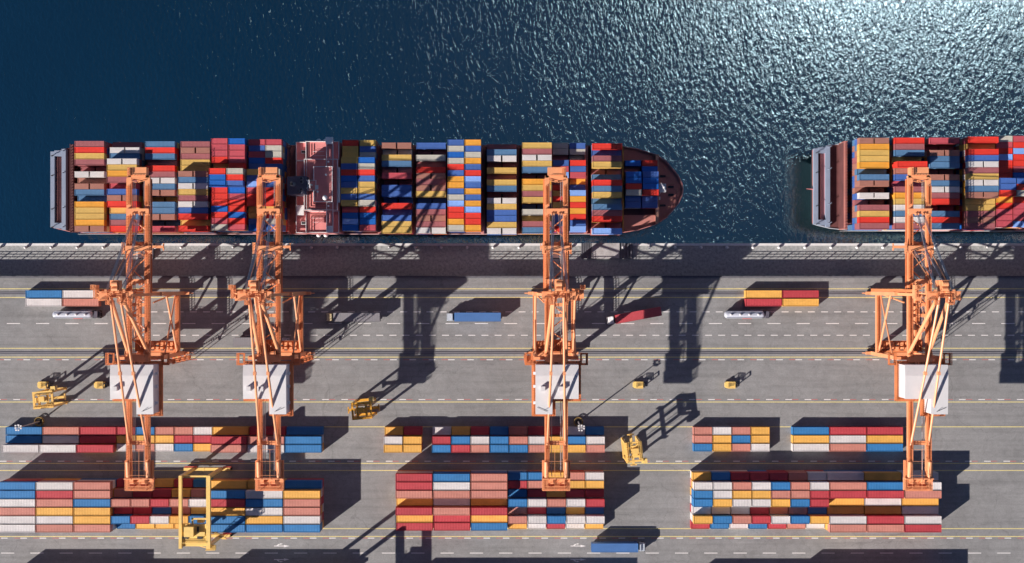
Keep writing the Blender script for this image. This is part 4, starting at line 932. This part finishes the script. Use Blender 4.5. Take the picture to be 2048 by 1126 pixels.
# ---------------------------------------------------------------- trucks and tankers
def truck(cx, cy, ang, face, tm, cm, label, L=91.5, cabang=0):
    root = empty('container_truck', cx, cy, 0, rot=ang, label=label, cat='truck', group='trucks with long box trailers')
    B = lambda: MB()
    b = B(); b.box(-L/2, L/2, -8.6, 8.6, 8, 24.6)
    n = 26
    b.obj('trailer', tm, root)
    b = B()
    for y in (-1, 1): b.box(-L/2-0.15, L/2+0.15, y*8.2, y*8.75, 24.0, 25.0); b.box(-L/2, L/2, y*8.2, y*8.75, 7.6, 8.6)
    for k in range(n+1):
        x = -L/2+k*L/n; b.box(x-0.2, x+0.2, -8.3, 8.3, 24.6, 24.78)
    b.obj('trailer_frame', tm, root)
    s = face
    b = B(); b.box(-L/2, L/2, -3.5, 3.5, 5.5, 7.6); b.box(s*L/2, s*(L/2+14), -3.4, 3.4, 4, 6.5); b.obj('chassis', DARK, root)
    b = B()
    for k in range(5): b.box(-s*(L/2+0.1), -s*(L/2+0.9), -7+k*3.2, -5.4+k*3.2, 10+(k % 2)*3, 23)
    b.obj('rear_door', tm, root)
    for x in [s*(-L/2+8), s*(-L/2+15), s*(-L/2+22), s*(L/2-3), s*(L/2+11)]:
        for y in (-6.8, 6.8):
            w = B(); w.tube((x, y-1.3, 3.2), (x, y+1.3, 3.2), 3.2, 12); w.obj('wheel', RUBBER, root)
    cb = B(); c0 = s*(L/2+3.2)
    pts = [(c0, -7.6), (c0+s*11.5, -7.6), (c0+s*12.7, -6.5), (c0+s*12.7, 6.5), (c0+s*11.5, 7.6), (c0, 7.6)]
    tp = [(c0+s*0.2, -7.2), (c0+s*9.4, -7.2), (c0+s*10.2, -6.2), (c0+s*10.2, 6.2), (c0+s*9.4, 7.2), (c0+s*0.2, 7.2)]
    cb.prism(pts, 5, 13.5); cb.prism(pts, 13.52, 21, 0, tp); cb.prism([(c0+s*0.5, -6.5), (c0+s*3, -6.8), (c0+s*3, 6.8), (c0+s*0.5, 6.5)], 21, 23.5); cb.box(c0+s*5, c0+s*7, -2, 2, 21, 21.3)
    cb.obj('cab', [cm, GLASS], root)
    b = B(); b.box(c0+s*10.7, c0+s*12.0, -6, 6, 14.5, 18.5); b.obj('windscreen', GLASS, root)
    for y in (-9, 9):
        b = B(); b.box(c0+s*10, c0+s*11, y-0.6, y+0.6, 13, 17); b.obj('mirror', DARK, root)
    b = B(); b.box(c0-s*2.4, c0-s*0.3, -6, 6, 6.5, 14); b.tube((c0-s*1.5, -7, 6), (c0-s*1.5, -7, 23), 0.6, 6); b.obj('air_tank', DARK, root)
    return root
def T(px, py, h=24.6): f = CAM_H/(CAM_H-h); return (px-1024)/f, (py-563)/f
x, y = T(954.9, 634.3); truck(x, y, 0, -1, TRBLUE, CABSILVER, 'blue trailer truck with silver cab on the open lane between second and third cranes')
x, y = T(712.7, 634.7); truck(x, y, 0, -1, TRGREY, CABCREAM, 'grey trailer truck with cream cab crossed by the crane shade')
x, y = T(1276.7, 630.8); truck(x, y, math.radians(10.4), -1, TRRED, SHIPWHITE, 'red trailer truck with white cab, angled across the lane')
x, y = T(1229.9, 1095.9); truck(x, y, 0, 1, TRBLUE, CABSILVER, 'blue trailer truck on the lane at the inland edge, below the big middle stack')
x, y = T(513, 684); truck(x, y, 0, 1, TRGREY, CABSILVER, 'grey trailer truck half hidden under the second crane')
def tanker(cx, cy, label):
    root = empty('tanker_truck', cx, cy, 0, label=label, cat='tanker truck', group='silver tanker trucks')
    B = lambda: MB(); L = 80
    b = B(); n = 20; p = []
    xs = [(-40, 0.0), (-39.6, 3), (-38.5, 5.2), (-36.5, 6.6), (-34, 7.1), (34, 7.1), (36.5, 6.6), (38.5, 5.2), (39.4, 3), (39.6, 0.01)]
    for x, r in xs:
        for i in range(n):
            a = 2*math.pi*i/n; p.append(b.P(x, r*math.cos(a), 15.5+r*math.sin(a)))
    b.add(p, [(j*n+i, j*n+(i+1) % n, (j+1)*n+(i+1) % n, (j+1)*n+i) for j in range(len(xs)-1) for i in range(n)]); b.obj('tank', CHROME, root, smooth=True)
    b = B(); b.box(-36, 36, -6.2, -5.6, 19.2, 21.5); b.box(-36, 36, 5.6, 6.2, 19.2, 21.5); b.box(-36, 36, -7.4, -7.1, 13, 15); b.box(-36, 36, 7.1, 7.4, 13, 15); b.obj('side_rail', HULLGREY, root)
    for x in (-28, -9.5, 8.5, 26.5):
        b = B(); b.tube((x, 0, 22), (x, 0, 24.0), 2.1, 12); b.dome((x, 0, 24.0), 2.1, n=12, k=2, sz=0.5); b.box(x+2.6, x+3.8, -1.5, 0.2, 22, 25, 1); b.obj('hatch', [SHIPWHITE, DARK], root)
    b = B(); b.box(-36, 40, -3.2, 3.2, 5.5, 8.3); b.box(36, 54, -3.2, 3.2, 4, 6.5); b.box(-2, 16, 7.6, 9.0, 6, 9, 1); b.obj('chassis', [DARK, REDPAINT], root)
    for x in (-30, -23, -16, 38, 49):
        for y in (-6.2, 6.2):
            w = B(); w.tube((x, y-1.3, 3.2), (x, y+1.3, 3.2), 3.2, 12); w.obj('wheel', RUBBER, root)
    b = B()
    for k in range(4): b.box(14+k*6, 18+k*6, -9.3, -7.4, 8, 13)
    b.box(13, 39, -9.2, -7.6, 6, 8); b.obj('side_locker', HULLGREY, root)
    b = B(); pts = [(42, -7), (50, -7), (51.2, -5.8), (51.2, 5.8), (50, 7), (42, 7)]; b.prism(pts, 5, 18, 0, [(42, -6.6), (48, -6.6), (49, -5.6), (49, 5.6), (48, 6.6), (42, 6.6)]); b.box(39.8, 42, -6, 6, 8, 14); b.obj('cab', mat('cab_dark', (0.12, 0.11, 0.14), rough=0.4), root)
    b = B(); b.box(50.3, 51.4, -5.4, 5.4, 11, 15.5); b.obj('windscreen', GLASS, root)
    return root
x, y = T(143.5, 629.2, 22); tanker(x, y, 'silver tanker truck beside the blue and white four-box stack')
x, y = T(1490, 629.3, 22); tanker(x, y, 'silver tanker truck beside the red and yellow four-box stack')

# ---------------------------------------------------------------- lamp masts
def mast(bx, by, label):
    root = empty('lamp_mast', bx, by, 0, label=label, cat='lamp mast', group='tall floodlight masts')
    B = lambda: MB()
    b = B(); b.torus((0, 0, 6), 8.5, 0.9, 26, 6); b.torus((0, 0, 2), 8.5, 0.9, 26, 6)
    for k in range(16):
        a = k*math.pi/8; b.tube((8.5*math.cos(a), 8.5*math.sin(a), 0), (8.5*math.cos(a), 8.5*math.sin(a), 7), 0.7, 6)
    b.obj('guard_ring', mat('guard_ring_ochre', (0.30, 0.20, 0.06), rough=0.6), root)
    b = B(); b.tube((0, 0, 0), (0, 0, 4), 4.5, 14); b.obj('base', DARK, root)
    b = B(); b.tube((0, 0, 3), (0, 0, 98), 1.5, 10, r2=0.8); b.obj('pole', CONC, root)
    b = B(); b.beam((-6, 0, 98), (6, 0, 98), 0.8, 0.8); b.beam((0, -5, 98), (0, 5, 98), 0.8, 0.8); b.torus((0, 0, 97), 3.0, 0.4, 14, 5); b.obj('head_frame', SHIPWHITE, root)
    for x, y in ((-5, -4), (-5, 0.4), (-4, 4.6), (0.4, -5), (0.8, 4.8), (5, -3.2), (5.2, 1.4)):
        if True:
            l = B(); l.box(x-1.5, x+1.5, y-1.3, y+1.3, 98.5, 100.3); l.obj('floodlight', SHIPWHITE, root)
    return root
mast(-944, 279.5, 'tall floodlight mast at the end of the leftmost low container row')
mast(132.5, 280, 'tall floodlight mast next to the third crane, by the low middle rows')

# ---------------------------------------------------------------- bollards and quay ramps
bm_ = MB(); bm_.tube((0, 0, 0), (0, 0, 3.4), 1.9, 14); bm_.tube((0, 0, 3.4), (0, 0, 5.4), 3.0, 14); bm_.dome((0, 0, 5.4), 3.0, n=14, k=3)
BME = bm_.mesh('bollard', [COPING], smooth=True)
i = 0
for k in range(-29, 12):
    sx = 1506.2+52*k
    if sx < -5 or sx > 2053: continue
    o = bpy.data.objects.new('bollard', BME); COL.objects.link(o); fq = CAM_H/(CAM_H+22)
    o.location = V((sx-1024)/fq, -68.8, -27.5)
    tag(o, f'white mushroom mooring bollard on the quay edge, {ORD[i]} from the left', 'bollard', 'mooring bollards along the quay edge'); i += 1
def ramp(cx, w, label):
    root = empty('quay_platform', cx, -60, -27.5, label=label, cat='platform')
    B = lambda: MB(cx, -60, -27.5)
    b = B(); b.box(cx-w*0.30, cx+w*0.24, -77.4, -46.5, -27.4, -19); b.obj('slab', CONC, root)
    b = B()
    for k in range(6):
        x = cx-w/2+k*w*0.034; b.box(x, x+w*0.018, -77.4, -46.5, -27.4, -20-(5-k)*0.5)
    b.box(cx-w/2, cx-w*0.305, -77.3, -46.6, -27.4, -24); b.obj('ribbed_fender', PARAPET, root)
    b = B()
    for k in range(4):
        x = cx+w*0.26+k*w*0.06; b.box(x, x+w*0.04, -77.4, -46.5, -27.4, -21+k*0.5)
    b.box(cx+w*0.25, cx+w/2, -77.3, -46.6, -27.4, -24); b.obj('ribbed_fender', PARAPET, root)
ramp(192, 104, 'grey concrete loading platform with ribbed sides on the quay path, ahead of the third crane')
ramp(-752, 58, 'grey concrete platform with ribbed sides at the quay edge under the leftmost crane')
